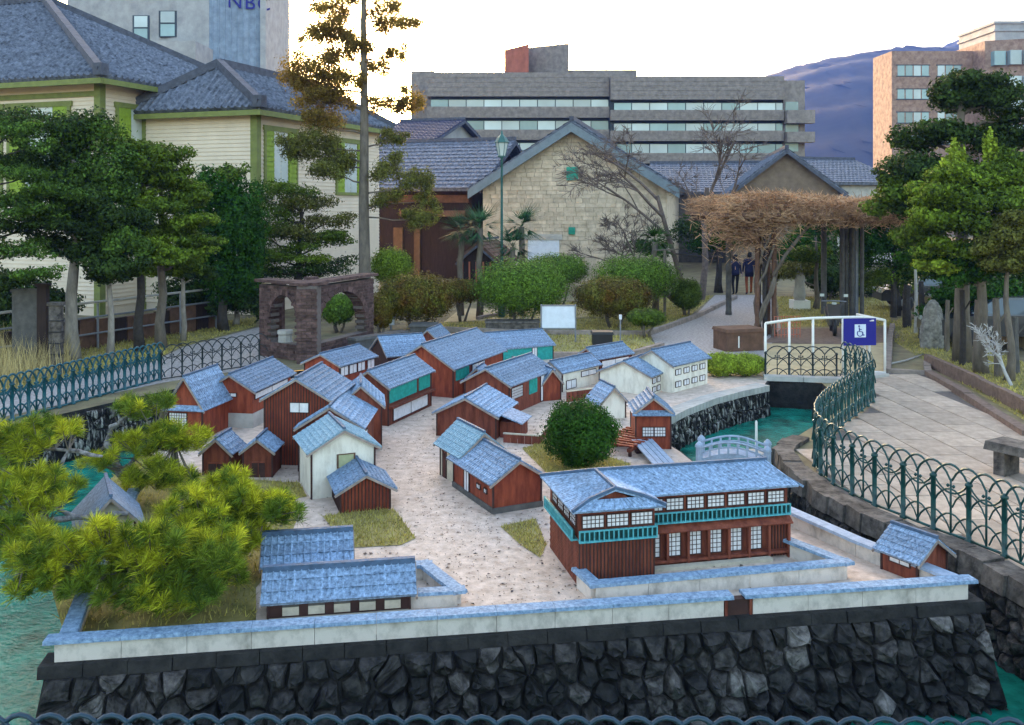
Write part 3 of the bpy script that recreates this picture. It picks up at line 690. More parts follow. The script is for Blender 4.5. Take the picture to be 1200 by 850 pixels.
m2 = None; fp = face_pt('front', e['w'], e['d'])
for i in range(5):
    u = .10+.18*i; fr = MB(); panel(fr, fp, u, u+.115, .05, .19, -.01, .006); wv = fr.build('window', 'concrete_dark', e)
    pn = MB(); panel(pn, fp, u, u+.115, .05, .125, .004, .014); pn.build('shutter', 'mini_cream', wv)
house('long_shed', 'shorter ribbed-roof shed standing just behind the long low gatehouse', (314,685), (406,678), .5, 25, 44, axis='x', wall='mini_dark', ov=.08, step=.062, rs=1.7)
e = house('garden_pavilion', 'small pavilion with pale blue roof half hidden among the dwarf pines', (100,655), (158,646), .70, 40, 68, wall='mini_cream', roof='mini_roof', ov=.12, rib=False)

# large two-storey house with balconies
C0 = G(678,689); big = thing('mansion', 'largest two-storey red house with turquoise balconies and rows of lattice windows', 'model house', (C0.x,C0.y,.006), R(12.5), GRP)
ze, zr = .745, .905; WW, RX, RY, DD = .80, 2.46, .35, 1.10
mb = MB(); mb.box((0,0,0),(WW,DD,ze)); mb.box((WW+.001,RY,0),(RX,DD-.001,ze))
mb.add([(.10,.09,ze+.01),(.70,.09,ze+.01),(.40,.09,zr+.005)], [(0,1,2)])
mb.add([(RX-.02,RY,ze),(RX-.02,DD,ze),(RX-.02,.72,zr-.01)], [(0,1,2)])
mb.build('wall', 'mini_brown', big)
roof, rb, cap = MB(), MB(), MB(); z1 = ze+.07; o_ = .09
pl_ = [[(-o_,-o_,ze),(.12,.03,z1),(.40,.05,zr),(.40,.72,zr),(-o_,DD+o_,ze)],
       [(WW+o_,-o_,ze),(WW+o_,RY-o_,ze),(.40,.72,zr),(.40,.05,zr),(.70,.03,z1)],
       [(-o_,-o_,ze),(WW+o_,-o_,ze),(.70,.03,z1),(.12,.03,z1)],
       [(WW+o_,RY-o_,ze),(RX+o_,RY-o_,ze),(RX-.07,.72,zr),(.40,.72,zr)],
       [(RX+o_,DD+o_,ze),(-o_,DD+o_,ze),(.40,.72,zr),(RX-.07,.72,zr)],
       [(RX+o_+.06,RY-o_,ze-.012),(RX+o_+.06,DD+o_,ze-.012),(RX-.05,DD-.1,ze+.1),(RX-.05,RY+.1,ze+.1)]]
for q in pl_: roof.slab([Vector(p)+Vector((0,0,.03)) for p in q], .025)
ro = roof.build('roof', 'mini_roof', big)
U = Vector((0,0,.03))
ribs(rb, Vector((WW+o_,RY-o_,ze))+U, Vector((RX+o_,RY-o_,ze))+U, Vector((.5,.70,zr))+U, Vector((RX-.07,.70,zr))+U, .05, .006)
ribs(rb, Vector((-o_,0,ze))+U, Vector((-o_,DD,ze))+U, Vector((.38,.1,zr))+U, Vector((.38,.7,zr))+U, .05, .006)
ribs(rb, Vector((-o_+.05,-o_,ze))+U, Vector((WW+.04,-o_,ze))+U, Vector((.14,.025,z1))+U, Vector((.68,.025,z1))+U, .05, .006)
rb.build('tile_ribs', 'mini_roof', ro, kind='stuff')
for a, b in [((.40,.05,zr),(.40,.72,zr)),((.40,.72,zr),(RX-.05,.72,zr)),((-o_,-o_,ze),(.12,.03,z1)),((.12,.03,z1),(.40,.05,zr)),((.70,.03,z1),(.40,.05,zr)),((WW+o_,-o_,ze),(.70,.03,z1)),((-o_,DD+o_,ze),(.40,.72,zr))]:
    cap.bar(Vector(a)+U*1.4, Vector(b)+U*1.4, .03, .03)
cap.build('ridge_cap', 'mini_ridge', ro)
fF = lambda L, x0, y0: (lambda u, z, o: (x0+u*L, y0-o, z))
fL = lambda u, z, o: (-o, (1-u)*DD, z)
wf, mf = fF(WW,0,0), fF(RX-WW,WW,RY)
for i in range(3): window(big, wf, WW, .05+.32*i, .32+.32*i, .585, .70, 'lattice')
for i in range(7): window(big, mf, RX-WW, .02+.14*i, .13+.14*i, .585, .70, 'lattice')
for i in range(4): window(big, fL, DD, .14+.21*i, .31+.21*i, .585, .70, 'lattice')
for i in range(6): window(big, mf, RX-WW, .025+.14*i, .11+.14*i, .10, .34, 'lattice')
def balcony(fp, L, u0, u1, z0, z1):
    b = MB(); panel(b, fp, u0, u1, z0, z0+.016, 0, .075); panel(b, fp, u0, u1, z1-.014, z1, .055, .075); n = max(3, round((u1-u0)*L/.05))
    bo = b.build('balcony', 'mini_sky_teal', big); c = MB()
    for i in range(n+1): u = u0+(u1-u0)*i/n; panel(c, fp, u-.006/L, u+.006/L, z0, z1, .055, .072)
    c.build('balusters', 'mini_sky_teal', bo, kind='stuff'); k = MB(); panel(k, fp, u0, u1, z0+.016, z1-.014, .035, .045); k.build('backing', 'iron_teal', bo)
balcony(wf, WW, -.01, 1.0, .455, .575); balcony(mf, RX-WW, .0, 1.0, .455, .575); balcony(fL, DD, .0, .98, .455, .575)
battens(big, wf, WW, .01, .99, 0, .45, 'mini_dark', .038)
battens(big, mf, RX-WW, .89, .995, 0, .36, 'mini_dark', .038)
m2 = MB(); m2.slab([(WW,RY-.10,.375),(RX+.02,RY-.10,.375),(RX+.02,RY,.44),(WW,RY,.44)], .015); m2.build('pent_roof', 'mini_brown', big)
for i in range(8): m2 = MB(); x = WW+.02+i*(RX-WW-.04)/7; m2.box((x-.014,RY-.085,0),(x+.014,RY-.045,.375)); m2.build('porch_post', 'mini_brown', big)
m2 = MB(); m2.box((WW+.01,RY-.08,.05),(RX-.01,RY-.002,.075)); m2.build('sill_beam', 'mini_brown', big)
m2 = MB(); m2.box((WW+.01,RY-.16,0),(RX-.25,RY-.082,.035)); m2.build('step', 'mini_cream', big)
fb, bk = MB(), MB()                      # brick relief on the side wall
for r in range(14):
    z = .01+r*.031
    for c in range(13):
        u = ((c+.5*(r % 2))/13.0); panel(fb, fL, u*.98, min(.985, u*.98+.068), z, z+.027, -.004, .004)
fb.build('side_bricks', 'mini_brown', big, kind='stuff')

def brown_fence(label, pts, h=.14):
    pts = [G(*p) for p in pts]; e = thing('plank_fence', label, 'fence', pts[0]); o = pts[0]
    for a, b in zip(pts, pts[1:]):
        L = (b-a).length; n = max(2, round(L/.12)); d = (b-a)/n
        for i in range(n): m3 = MB(); p = a+d*i-o; q = a+d*(i+.93)-o; m3.bar(p+Vector((0,0,h/2)), q+Vector((0,0,h/2)), .02, h*random.uniform(.92,1.04)); m3.build('board', 'mini_brown', e)
        m3 = MB(); m3.bar(a-o+Vector((0,0,h+.012)), b-o+Vector((0,0,h+.012)), .04, .02); m3.build('coping_rail', 'mini_cream', e)
brown_fence('low brown plank fence on the lawn left of the round clipped tree', [(590,519),(632,522),(640,512)])
brown_fence('low brown plank fence between patched house and white storehouses', [(664,472),(700,467),(704,458)], .2)
brown_fence('low brown plank fence between the lattice hut and the round tree', [(716,524),(744,524)], .15)
house('corner_shed', 'tiny brown shed in the gap between lattice house and largest house', (548,462), (570,463), .5, 20, 30, wall='mini_brown', ov=.05)
house('corner_shed', 'tiny pale-walled shed behind the lattice house, left of the brick-fronted house', (612,455), (632,452), .6, 18, 28, wall='mini_cream', ov=.05)
# landing rack, ramp, bridge
r0 = G(700,530); e = thing('timber_landing', 'broken brown timber rack and steps on the landing beside the lattice hut', 'timber rack', (r0.x,r0.y,.01), R(-38), None)
m2 = MB(); m2.bar((0,0,.10),(0,1.0,.16),.05,.05); m2.bar((.55,0,.10),(.55,1.0,.16),.05,.05); m2.build('rails', 'mini_brown', e)
for i in range(9): m2 = MB(); m2.bar((-.05,.06+.11*i,.14+.006*i),(.6,.06+.11*i,.14+.006*i+random.uniform(-.02,.02)),.05,.02); m2.build('slat', 'mini_red', e)
m2 = MB()
for x in (0,.55):
    for y in (.05,.5,.95): m2.bar((x,y,0),(x,y,.13),.04)
m2.build('legs', 'mini_dark', e)
r0 = G(770,552); e = thing('plank_ramp', 'pale grey plank ramp sloping down beside the lattice hut', 'ramp', (r0.x,r0.y,.01), R(10))
for i in range(4): m2 = MB(); m2.bar((.085*i,0,.06),(.085*i,1.1,.16),.075,.02); m2.build('plank', 'bridge', e)
m2 = MB(); m2.box((-.02,.9,0),(.3,1.0,.145)); m2.build('trestle', 'mini_dark', e)
b0, b1 = Vector((2.80,13.85,0)), Vector((3.68,13.6,0)); e = thing('arched_bridge', 'pale blue-grey arched stone footbridge with railings over the turquoise channel', 'bridge', (b0.x,b0.y,0), math.atan2(b1.y-b0.y,b1.x-b0.x))
L = (b1-b0).length; arcz = lambda t: .10+.11*math.sin(math.pi*t); nb = 14
dk = MB()
for i in range(nb):
    t0, t1 = i/nb, (i+1)/nb
    dk.hexa([(L*t0,-.2,arcz(t0)-.16),(L*t1,-.2,arcz(t1)-.16),(L*t1,.2,arcz(t1)-.16),(L*t0,.2,arcz(t0)-.16),(L*t0,-.2,arcz(t0)),(L*t1,-.2,arcz(t1)),(L*t1,.2,arcz(t1)),(L*t0,.2,arcz(t0))])
dk.build('deck', 'bridge', e)
for sy in (-.2,.2):
    m2 = MB(); m2.tube([(L*i/nb,sy,arcz(i/nb)+.16) for i in range(nb+1)], .017, 5); m2.tube([(L*i/nb,sy,arcz(i/nb)+.09) for i in range(nb+1)], .012, 5); m2.build('railing', 'bridge', e)
    m2 = MB()
    for i in range(1,7): t = i/7; m2.box((L*t-.014,sy-.014,arcz(t)),(L*t+.014,sy+.014,arcz(t)+.16))
    m2.build('balusters', 'bridge', e, kind='stuff')
    for x in (-.02,L+.02):
        m2 = MB(); m2.lathe([(.05,-.1),(.05,.27),(.062,.275),(.055,.31),(.03,.34),(.012,.355)], 10, (x,sy,0)); m2.build('newel_post', 'bridge', e)
e = thing('marker_post', 'thin white depth post standing in the water by the bridge end', 'post', (3.80,14.6,-.59)); m2 = MB(); m2.lathe([(.02,0),(.02,1.0),(.012,1.03)], 8); m2.build('shaft', 'white_paint', e)
m2 = MB(); m2.box((-.16,-.16,0),(.16,.16,.55)); m2.build('footing', 'concrete', e)
# ------------------------------------------------------------------ iron fences
def iron_panel(L, hgt, r=.011):
    """one bay of interlaced arches between two posts, local x along the fence"""
    mb = MB()
    def arch(x0, x1, z0, rise, k=8, rr=r, flip=1):
        mb.tube([(x0+(x1-x0)*i/k, 0, z0+flip*rise*math.sin(math.pi*i/k)**.75) for i in range(k+1)], rr, 4, cap=False)
    zt = hgt*.77
    arch(0, L, zt, hgt*.23, rr=r*1.25); arch(L*.5, L*1.5, zt, hgt*.23, rr=r*1.25)
    arch(0, L, hgt*.40, hgt*.26); arch(L*.5, L*1.5, hgt*.40, hgt*.26)
    arch(0, L, hgt*.06, hgt*.26); arch(L*.5, L*1.5, hgt*.06, hgt*.26)
    arch(0, L, hgt*.80, hgt*.20, flip=-1)
    mb.tube([(L/2,0,hgt*.03),(L/2,0,hgt*.80)], r*1.1, 5)
    for x in (L*.42, L*.58):
        mb.lathe([(r*.6,-.02),(r*1.9,0),(r*.6,.02)], 6, (x,0,hgt*.70))
    mb.bar((0,0,.03),(L,0,.03), r*2, r*2)
    return mb
def iron_post(hgt, r=.021):
    mb = MB(); mb.lathe([(r*1.5,0),(r*1.5,.03),(r,.04),(r,hgt*.76),(r*1.5,hgt*.77),(r*1.4,hgt*.80),(r*.5,hgt*.83)], 8); return mb
def iron_fence(name, label, pts, m, bay=.46, hgt=.82, r=.011, z=0.0, pr=.021):
    rs = resample([Vector((p[0],p[1],0)) for p in pts], bay); e = thing(name, label, 'fence', (rs[0].x, rs[0].y, z))
    pm = iron_panel(bay, hgt, r).mesh('arch_panel', m, True); qm = iron_post(hgt, pr).mesh('post', m, True)
    for i, p in enumerate(rs):
        q = p-rs[0]; put('post', qm, e, q)
        if i < len(rs)-1:
            d = rs[i+1]-p; put('arch_panel', pm, e, q, math.atan2(d.y, d.x))
    return e
iron_fence('iron_fence', 'green iron fence of interlaced arches curving along the paved walkway on the right', RF, 'iron_teal', z=.04, pr=.030, r=.012)
iron_fence('iron_fence', 'teal iron fence of interlaced arches along the left bank of the pool', [G(-90,523),G(0,497),G(60,481),G(120,464),G(187,446)], 'iron_blue', pr=.034, r=.017, bay=.36)
iron_fence('iron_fence', 'thin dark iron fence across the grey path left of the brick ruin', [G(189,446),G(240,438),G(305,428)], 'iron_dark', bay=.5, hgt=.75, r=.010)
iron_fence('iron_fence', 'thin dark iron fence at the head of the channel below the white railing', [G(897,444),G(984,446)], 'iron_dark', bay=.5, hgt=.72, r=.010)
iron_fence('iron_fence', 'wavy blue iron fence top running along the bottom edge nearest us', [(-3.6,5.50),(6.0,5.42)], 'iron_navy', bay=.36, hgt=.82, r=.013, z=-.005)

# ------------------------------------------------------------------ walkway, paths, beds, kerbs
WK = [G(986,447)[:2], G(1040,437)[:2], G(1085,440)[:2], G(1130,470)[:2], G(1200,512)[:2], (8.4,12.5), (8.2,5), (5.75,5), (5.62,7.6)]+[(p.x+.02,p.y) for p in RF[2:]][:-1]
walk = sheet('walkway', WK, 0.008, 'mortar')
sx, sy = .62, .95; ang = R(3); ca, sa = math.cos(ang), math.sin(ang)
variants = []
for v in range(4):
    mb = MB(); j = [random.uniform(-.004,.004) for _ in range(4)]; a, b = sx/2-.008, sy/2-.008
    mb.hexa([(-a,-b,0),(a,-b,0),(a,b,0),(-a,b,0),(-a+.006,-b+.006,.016+j[0]*.4),(a-.006,-b+.006,.016+j[1]*.4),(a-.006,b-.006,.016+j[2]*.4),(-a+.006,b-.006,.016+j[3]*.4)])
    variants.append(mb.mesh('paving_slab', 'paving'))
cnt = 0
for i in range(-6, 14):
    for k in range(-2, 22):
        lx, ly = (i+.5)*sx, (k+(.5 if i % 2 else 0))*sy
        x, y = 4.2+lx*ca-ly*sa*0.9, 5.0+lx*sa+ly*ca
        if inside(WK, x, y) and y > 8.2 and cnt < 300:
            put('paving_slab', random.choice(variants), walk, (x,y,.008), ang); cnt += 1
def px_sheet(name, pts, z, m): return sheet(name, [G(*p)[:2] for p in pts], z, m)
px_sheet('path', [(838,346),(906,346),(915,385),(905,402),(893,428),(820,425),(770,407),(762,392),(812,372)], .006, 'path_stone')
px_sheet('path', [(-140,520),(190,449),(308,430),(335,395),(310,382),(215,407),(180,424),(0,462),(-140,490)], .006, 'path_stone')
px_sheet('path', [(895,402),(915,386),(1045,384),(1060,400),(990,404)], .010, 'timber_kerb')
px_sheet('path', [(520,378),(540,362),(690,362),(690,372),(560,376)], .006, 'sand')
px_sheet('sand_bed', [(896,441),(898,403),(985,404),(1040,402),(1040,436)], .007, 'sand')
beds = {'dry': [(585,418),(560,395),(600,388),(758,392),(770,408),(735,418)], 'mid': [(440,392),(520,379),(560,377),(760,372),(812,368),(808,372),(760,388),(600,386)],
        'up': [(640,356),(836,347),(810,369),(760,371),(560,375)], 'left': [(0,460),(180,423),(215,405),(200,392),(60,395),(-120,425),(-120,486)], 'lefts': [(190,405),(215,406),(300,383),(300,372),(200,385)],
        'right': [(1043,398),(1040,380),(1060,372),(1240,440),(1240,520),(1195,490),(1110,440)], 'perg': [(916,384),(910,348),(1040,350),(1045,382)]}
BED = {k: [G(*p)[:2] for p in v] for k, v in beds.items()}
for k, v in BED.items(): sheet('planting_bed', v, .005 if k != 'dry' else .009, 'lawn_dry' if k in ('dry','left') else 'lawn_moss')
blades('bed_grass', [BED['dry'],BED['mid'],BED['up'],BED['right'],BED['perg'],BED['lefts']], 26000, .07, 'grass_dry', 'low yellow-green grass in the planting beds', wid=.014)
blades('tall_dry_grass', [[G(*p)[:2] for p in [(-60,480),(85,440),(75,405),(-60,415)]]], 2600, .75, 'grass_tall', 'tall dry straw-coloured grass under the left trees', wid=.010, lean=.25)
blades('verge_grass', [BED['left']], 9000, .10, 'grass_dry', 'short dry grass along the left fence', wid=.014)
def kerb(pts, h=.14, t=.16, m='kerb', step=.9):
    pts = [Vector((*p[:2],0)) for p in pts]; mb = MB()
    for a, b in zip(pts, pts[1:]):
        d = (b-a).normalized(); nn = Vector((-d.y,d.x,0))*t/2; L = (b-a).length; k = max(1, round(L/step))
        for i in range(k):
            p, q = a+d*(L*i/k), a+d*(L*(i+1)/k-.012); hh = h+random.uniform(-.012,.012); Z = Vector((0,0,hh))
            mb.hexa([p-nn, q-nn, q+nn, p+nn, p-nn*.9+Z, q-nn*.9+Z, q+nn*.9+Z, p+nn*.9+Z])
    structure('kerb', mb, m)
kerb([G(556,408),G(600,420),G(735,421),G(776,409)], .16); kerb([G(440,394),G(520,388),G(600,392),G(760,393),G(815,373),G(862,350)], .13)
kerb([G(1040,437),G(1043,398),G(1046,383)], .1); kerb([G(1088,440),G(1135,468),G(1205,513)], .12, .2, 'timber_kerb'); kerb([G(1086,428),G(1150,458),G(1230,500)], .26, .14, 'timber_kerb')
kerb([G(1040,437),G(1088,440),G(1086,428)], .10); kerb([G(560,375),G(640,357)], .1); kerb([G(895,445),G(988,448),G(1036,441)], .09, .3, 'concrete')
# low dark walls and blocks behind the model
def block(name, label, px0, px1, h, dpt, m, cat='stone block'):
    a, b = G(*px0), G(*px1); w_ = (b-a).length; e = thing(name, label, cat, a, math.atan2(b.y-a.y,b.x-a.x)); mb = MB()
    mb.box((0,0,0),(w_,dpt,h*.86)); mb.build('body', m, e); mb = MB(); mb.hexa([(-.03,-.03,h*.86),(w_+.03,-.03,h*.86),(w_+.03,dpt+.03,h*.86),(-.03,dpt+.03,h*.86),(-.01,-.01,h),(w_+.01,-.01,h),(w_+.01,dpt+.01,h),(-.01,dpt+.01,h)]); mb.build('top', m, e); return e
block('stone_block', 'dark flat-topped stone block behind the rear roofs, left', (480,398), (512,398), .42, .6, 'concrete_dark')
block('stone_bench', 'low dark stone slab bench below the round shrub beside the signboard', (569,390), (632,390), .33, .6, 'coping')
block('stone_block', 'long dark low wall beside the brick ruin behind the roofs', (417,418), (478,408), .45, .3, 'concrete_dark')
block('waste_box', 'black box standing in the dry grass bed right of the signboard', (695,411), (718,411), .48, .45, 'black_plastic', 'box')
e = block('wooden_chest', 'dark brown wooden chest seat at the edge of the path by the pergola', (852,413), (895,411), .58, .75, 'wood_mid', 'chest')
mb = MB(); mb.box((.32,-.012,.1),(.35,.0,.4)); mb.build('clasp', 'white_paint', e)
p0 = G(1152,556); e = thing('stone_bench', 'heavy weathered stone bench beside the walkway at the right edge', 'bench', p0, R(-58))
for x in (.12,.95,1.75): mb = MB(); mb.box((x,.05,0),(x+.16,.42,.36)); mb.build('leg', 'coping', e)
mb = MB(); mb.hexa([(0,0,.36),(2.1,0,.36),(2.1,.48,.36),(0,.48,.36),(.02,.02,.48),(2.08,.02,.48),(2.08,.46,.48),(.02,.46,.48)]); mb.build('seat', 'coping', e)
# signboard
p0 = G(633,402); e = thing('signboard', 'pale blank reading panel on two legs in the dry grass behind the model', 'signboard', p0)
for x in (.03,.97): mb = MB(); mb.box((x-.02,-.02,0),(x+.02,.02,1.06)); mb.build('leg', 'grey_metal', e)
mb = MB(); mb.hexa([(.05,-.06,.42),(.95,-.06,.42),(.95,-.03,.42),(.05,-.03,.42),(.05,.04,1.0),(.95,.04,1.0),(.95,.07,1.0),(.05,.07,1.0)]); mb.build('panel', 'sign_face', e)
mb = MB(); mb.bar((.03,-.03,.40),(.97,-.03,.40),.04); mb.bar((.03,.055,1.02),(.97,.055,1.02),.04); mb.build('frame', 'grey_metal', e)
# white railing with access sign
p0, p1 = G(897,441), G(1037,438); L = (p1-p0).length; e = thing('white_railing', 'white tubular railing behind the channel head', 'railing', p0, math.atan2(p1.y-p0.y,p1.x-p0.x))
for x, h_ in ((0,1.17),(.55,1.24),(1.1,1.27),(1.8,1.28),(2.30,1.28),(2.42,1.26),(L,1.2)): mb = MB(); mb.tube([(x,0,0),(x,0,h_)], .028, 6); mb.build('post', 'white_paint', e, True)
mb = MB(); mb.tube([(0,0,1.17),(.55,0,1.24),(1.1,0,1.27),(1.8,0,1.28),(2.35,0,1.28),(L,0,1.2)], .032, 6); mb.tube([(L,0,1.2),(L-.05,1.2,1.2),(L-.05,1.2,.02)], .03, 6); mb.build('top_rail', 'white_paint', e, True)
mb = MB(); mb.tube([(L,-.02,.02),(L-.35,.0,.04)], .03, 6); mb.build('foot_rail', 'white_paint', e, True)
s0 = e.location+Vector((1.72,0,0)); e2 = thing('access_sign', 'blue square sign with white wheelchair symbol hung on the white railing', 'sign', (s0.x,s0.y-.035,.68), e.rotation_euler.z)
mb = MB(); mb.box((0,-.012,0),(.75,.012,.60)); mb.build('board', 'sign_blue', e2)
mb = MB(); mb.box((.25,-.015,.18),(.51,-.0125,.47)); sq = mb.build('symbol_panel', 'sign_symbol', e2)
mb = MB(); c = (.375,.27); rr = .065
mb.tube([(c[0]+rr*math.cos(R(a)),-.018,c[1]+rr*math.sin(R(a))) for a in range(130,400,18)], .010, 5)
mb.tube([(.355,-.018,.40),(.36,-.018,.31),(.42,-.018,.305),(.45,-.018,.225),(.475,-.018,.235)], .012, 5); mb.tube([(.36,-.018,.355),(.41,-.018,.355)], .009, 5)
mb.lathe([(.001,-.02),(.018,-.012),(.02,0),(.018,.012),(.001,.02)], 8, (.352,-.018,.43)); mb.build('wheelchair_mark', 'sign_blue', sq)
mb = MB(); mb.box((.60,-.015,.535),(.70,-.0125,.55)); mb.box((.64,-.015,.553),(.70,-.0125,.565)); mb.build('small_lettering', 'white_paint', e2)
# orange net fence
p0 = G(908,396); e = thing('net_fence', 'low faded orange net barrier behind the white railing', 'barrier', p0)
mb = MB()
for i in range(9): mb.bar((i*.09,0,0),(i*.09+random.uniform(-.03,.03),0,.62),.014)
for z in (.08,.25,.42,.6): mb.bar((0,0,z),(.72,0,z+.02),.014)
mb.build('mesh', 'net_orange', e)
# scooter
p0 = G(978,394); e = thing('motor_scooter', 'dark motor scooter parked under the pergola, seen from the front', 'scooter', p0, R(-14))
for y in (0,1.15):
    t = []
    for i in range(15): a = 2*math.pi*i/14; t.append((0,y+.2*math.cos(a),.24+.2*math.sin(a)))
    mb = MB(); mb.tube(t, .055, 6, cap=False); wl = mb.build('wheel', 'black_plastic', e, True); mb = MB(); mb.tube([(-.03,y,.24),(.03,y,.24)], .12, 10); mb.build('hub', 'grey_metal', wl)
mb = MB(); mb.hexa([(-.12,.1,.3),(.12,.1,.3),(.16,.32,.28),(-.16,.32,.28),(-.19,.12,.92),(.19,.12,.92),(.14,.3,.9),(-.14,.3,.9)]); mb.hexa([(-.16,.3,.26),(.16,.3,.26),(.18,1.35,.36),(-.18,1.35,.36),(-.16,.3,.32),(.16,.3,.32),(.2,1.3,.72),(-.2,1.3,.72)]); mb.build('body', 'car_paint', e)
mb = MB(); mb.hexa([(-.15,.62,.5),(.15,.62,.5),(.15,1.3,.66),(-.15,1.3,.66),(-.13,.62,.66),(.13,.62,.66),(.13,1.28,.78),(-.13,1.28,.78)]); mb.build('seat', 'black_plastic', e)
mb = MB(); mb.tube([(-.34,.24,.98),(-.12,.16,1.0),(.12,.16,1.0),(.34,.24,.98)], .02, 6); mb.build('handlebar', 'grey_metal', e)
mb = MB(); mb.lathe([(.001,-.03),(.07,-.02),(.07,.03),(.001,.04)], 10, (0,.1,.93)); mb.build('headlight', 'glass_pale', e)
for s in (-1,1):
    mb = MB(); mb.tube([(s*.28,.22,.99),(s*.33,.2,1.14)], .008, 4); mi = mb.build('mirror', 'black_plastic', e); mb = MB(); mb.box((s*.33-.06,.19,1.12),(s*.33+.06,.21,1.2)); mb.build('mirror_glass', 'glass_pale', mi)
# small monument and lamps
p0 = G(937,362); e = thing('stone_monument', 'small white stone figure on a square pedestal on the lawn behind the pergola', 'monument', p0)
mb = MB(); mb.box((-.3,-.3,0),(.3,.3,.32)); mb.build('pedestal', 'white_paint', e)
mb = MB(); mb.lathe([(.2,.32),(.23,.5),(.17,.9),(.2,1.15),(.14,1.3),(.09,1.34),(.13,1.42),(.13,1.55),(.05,1.64)], 10); mb.build('figure', 'concrete', e, True)
p0 = G(458,392); e = thing('spotlight', 'small white floodlight on the ground beside the brick ruin', 'lamp', p0)
mb = MB(); mb.box((-.1,-.06,.28),(.1,.06,.5)); mb.build('head', 'sign_face', e); mb = MB(); mb.tube([(0,0,0),(0,0,.28)], .03, 6); mb.build('stem', 'grey_metal', e)
mb = MB(); mb.tube([(.1,0,.45),(.22,-.05,.72)], .015, 5); mb.build('bracket', 'grey_metal', e)
p0 = G(588,372); e = thing('lamp_post', 'tall green lamp post with lantern in front of the stone warehouse', 'street lamp', p0)
mb = MB(); mb.lathe([(.12,0),(.12,.5),(.055,.6),(.045,3),(.035,5.35),(.08,5.4),(.05,5.45)], 10); mb.build('pole', 'lamp_green', e, True)
ln = thing('lantern', '', '', (0,0,5.45)); ln.parent = e
for k_ in ('label','category'): del ln[k_]
mb = MB(); mb.lathe([(.15,0),(.26,.5),(.24,.52)], 6); mb.build('glass', 'glass_pale', ln); mb = MB(); mb.lathe([(.32,.52),(.2,.72),(.06,.85),(.03,1.0)], 6); mb.lathe([(.17,-.05),(.17,0)], 6)
for i in range(6): a = i*math.pi/3; mb.bar((.15*math.cos(a),.15*math.sin(a),0),(.26*math.cos(a),.26*math.sin(a),.52),.025)
mb.build('cage', 'lamp_green', ln)
ln.scale = (.8,.8,.85)
# stake with label in the bed
for (px, py, h_, lab) in ((727,412,.95,'thin metal stake with pale tip standing in the dry grass bed'),(613,376,1.6,'thin grey stake beside the round shrub left of the signboard')):
    p0 = G(px,py); e = thing('stake', lab, 'stake', p0); mb = MB(); mb.tube([(0,0,0),(0,0,h_)], .02, 6); mb.build('rod', 'grey_metal', e); mb = MB(); mb.box((-.035,-.02,h_-.12),(.035,.02,h_)); mb.build('tip', 'sign_face', e)

# ------------------------------------------------------------------ brick ruin
N_, Rt, Lt = Vector((-4.89,22.6,0)), Vector((-3.78,25.6,0)), Vector((-6.34,23.6,0))
ruin = thing('brick_ruin', 'dark red brick ruin with two arched openings and flat top, behind the model', 'brick ruin', N_)
core, bricks = MB(), MB(); RH, rowh, T = 1.86, .078, .26
def brick_wall(a, b, op):                # op: (u0,u1,zs,zspring) arch opening in metres
    d = (b-a).normalized(); nn = Vector((d.y,-d.x,0)); nn = nn if nn.y < 0 else -nn; L = (b-a).length; a0 = a-N_
    def solid(u, z):
        u0, u1, zs, zp = op
        if not (u0 < u < u1) or z < zs: return True
        if z <= zp: return False
        c, r = (u0+u1)/2, (u1-u0)/2; ry = RH-.26-zp
        return ((u-c)/r)**2+((z-zp)/ry)**2 > 1
    for rI in range(int(RH/rowh)):
        z0 = rI*rowh; zm = z0+rowh/2; u = -.12*(rI % 2); 
        while u < L:
            ua, ub = max(0,u), min(L,u+.235); u += .245
            if ub-ua < .04: continue
            if solid((ua+ub)/2, zm):
                for s0, s1 in ((-.02,.012),(T-.01,T+.02)):
                    p, q = a0+d*ua-nn*s0, a0+d*ub-nn*s0; p2, q2 = a0+d*ua-nn*(s1), a0+d*ub-nn*(s1); jj = nn*random.uniform(-.006,.006); Z0, Z1 = Vector((0,0,z0+.004)), Vector((0,0,z0+rowh-.007))
                    bricks.hexa([p+jj+Z0,q+jj+Z0,q2+Z0,p2+Z0,p+jj+Z1,q+jj+Z1,q2+Z1,p2+Z1])
                p, q = a0+d*(ua-.005), a0+d*(ub+.006); Z0, Z1 = Vector((0,0,z0)), Vector((0,0,z0+rowh))
                core.hexa([p+Z0,q+Z0,q-nn*T+Z0,p-nn*T+Z0,p+Z1,q+Z1,q-nn*T+Z1,p-nn*T+Z1])
    return d, nn, L, a0
d1, n1, L1, a1 = brick_wall(N_, Rt, (.36,2.75,.40,.75)); d2, n2, L2, a2 = brick_wall(N_, Lt, (.38,1.42,.38,.85))
core.build('mortar', 'brick_joint', ruin); bricks.build('bricks', 'brick_dark', ruin, kind='stuff')
mb = MB(); mb.box((-.24,-.22,0),(.24,.26,RH)); mb.build('pillar_core', 'brick_joint', ruin); mb = MB()
for rI in range(int(RH/rowh)):
    z0 = rI*rowh; sh = .12 if rI % 2 else 0
    for k in range(-2,3):
        x0_, x1_ = max(-.25,k*.24-sh), min(.25,k*.24+.23-sh)
        if x1_-x0_ > .04: mb.box((x0_,-.245+random.uniform(-.006,.004),z0+.004),(x1_,-.21,z0+rowh-.008))
mb.build('pillar_bricks', 'brick_dark', ruin, kind='stuff')
mb = MB()
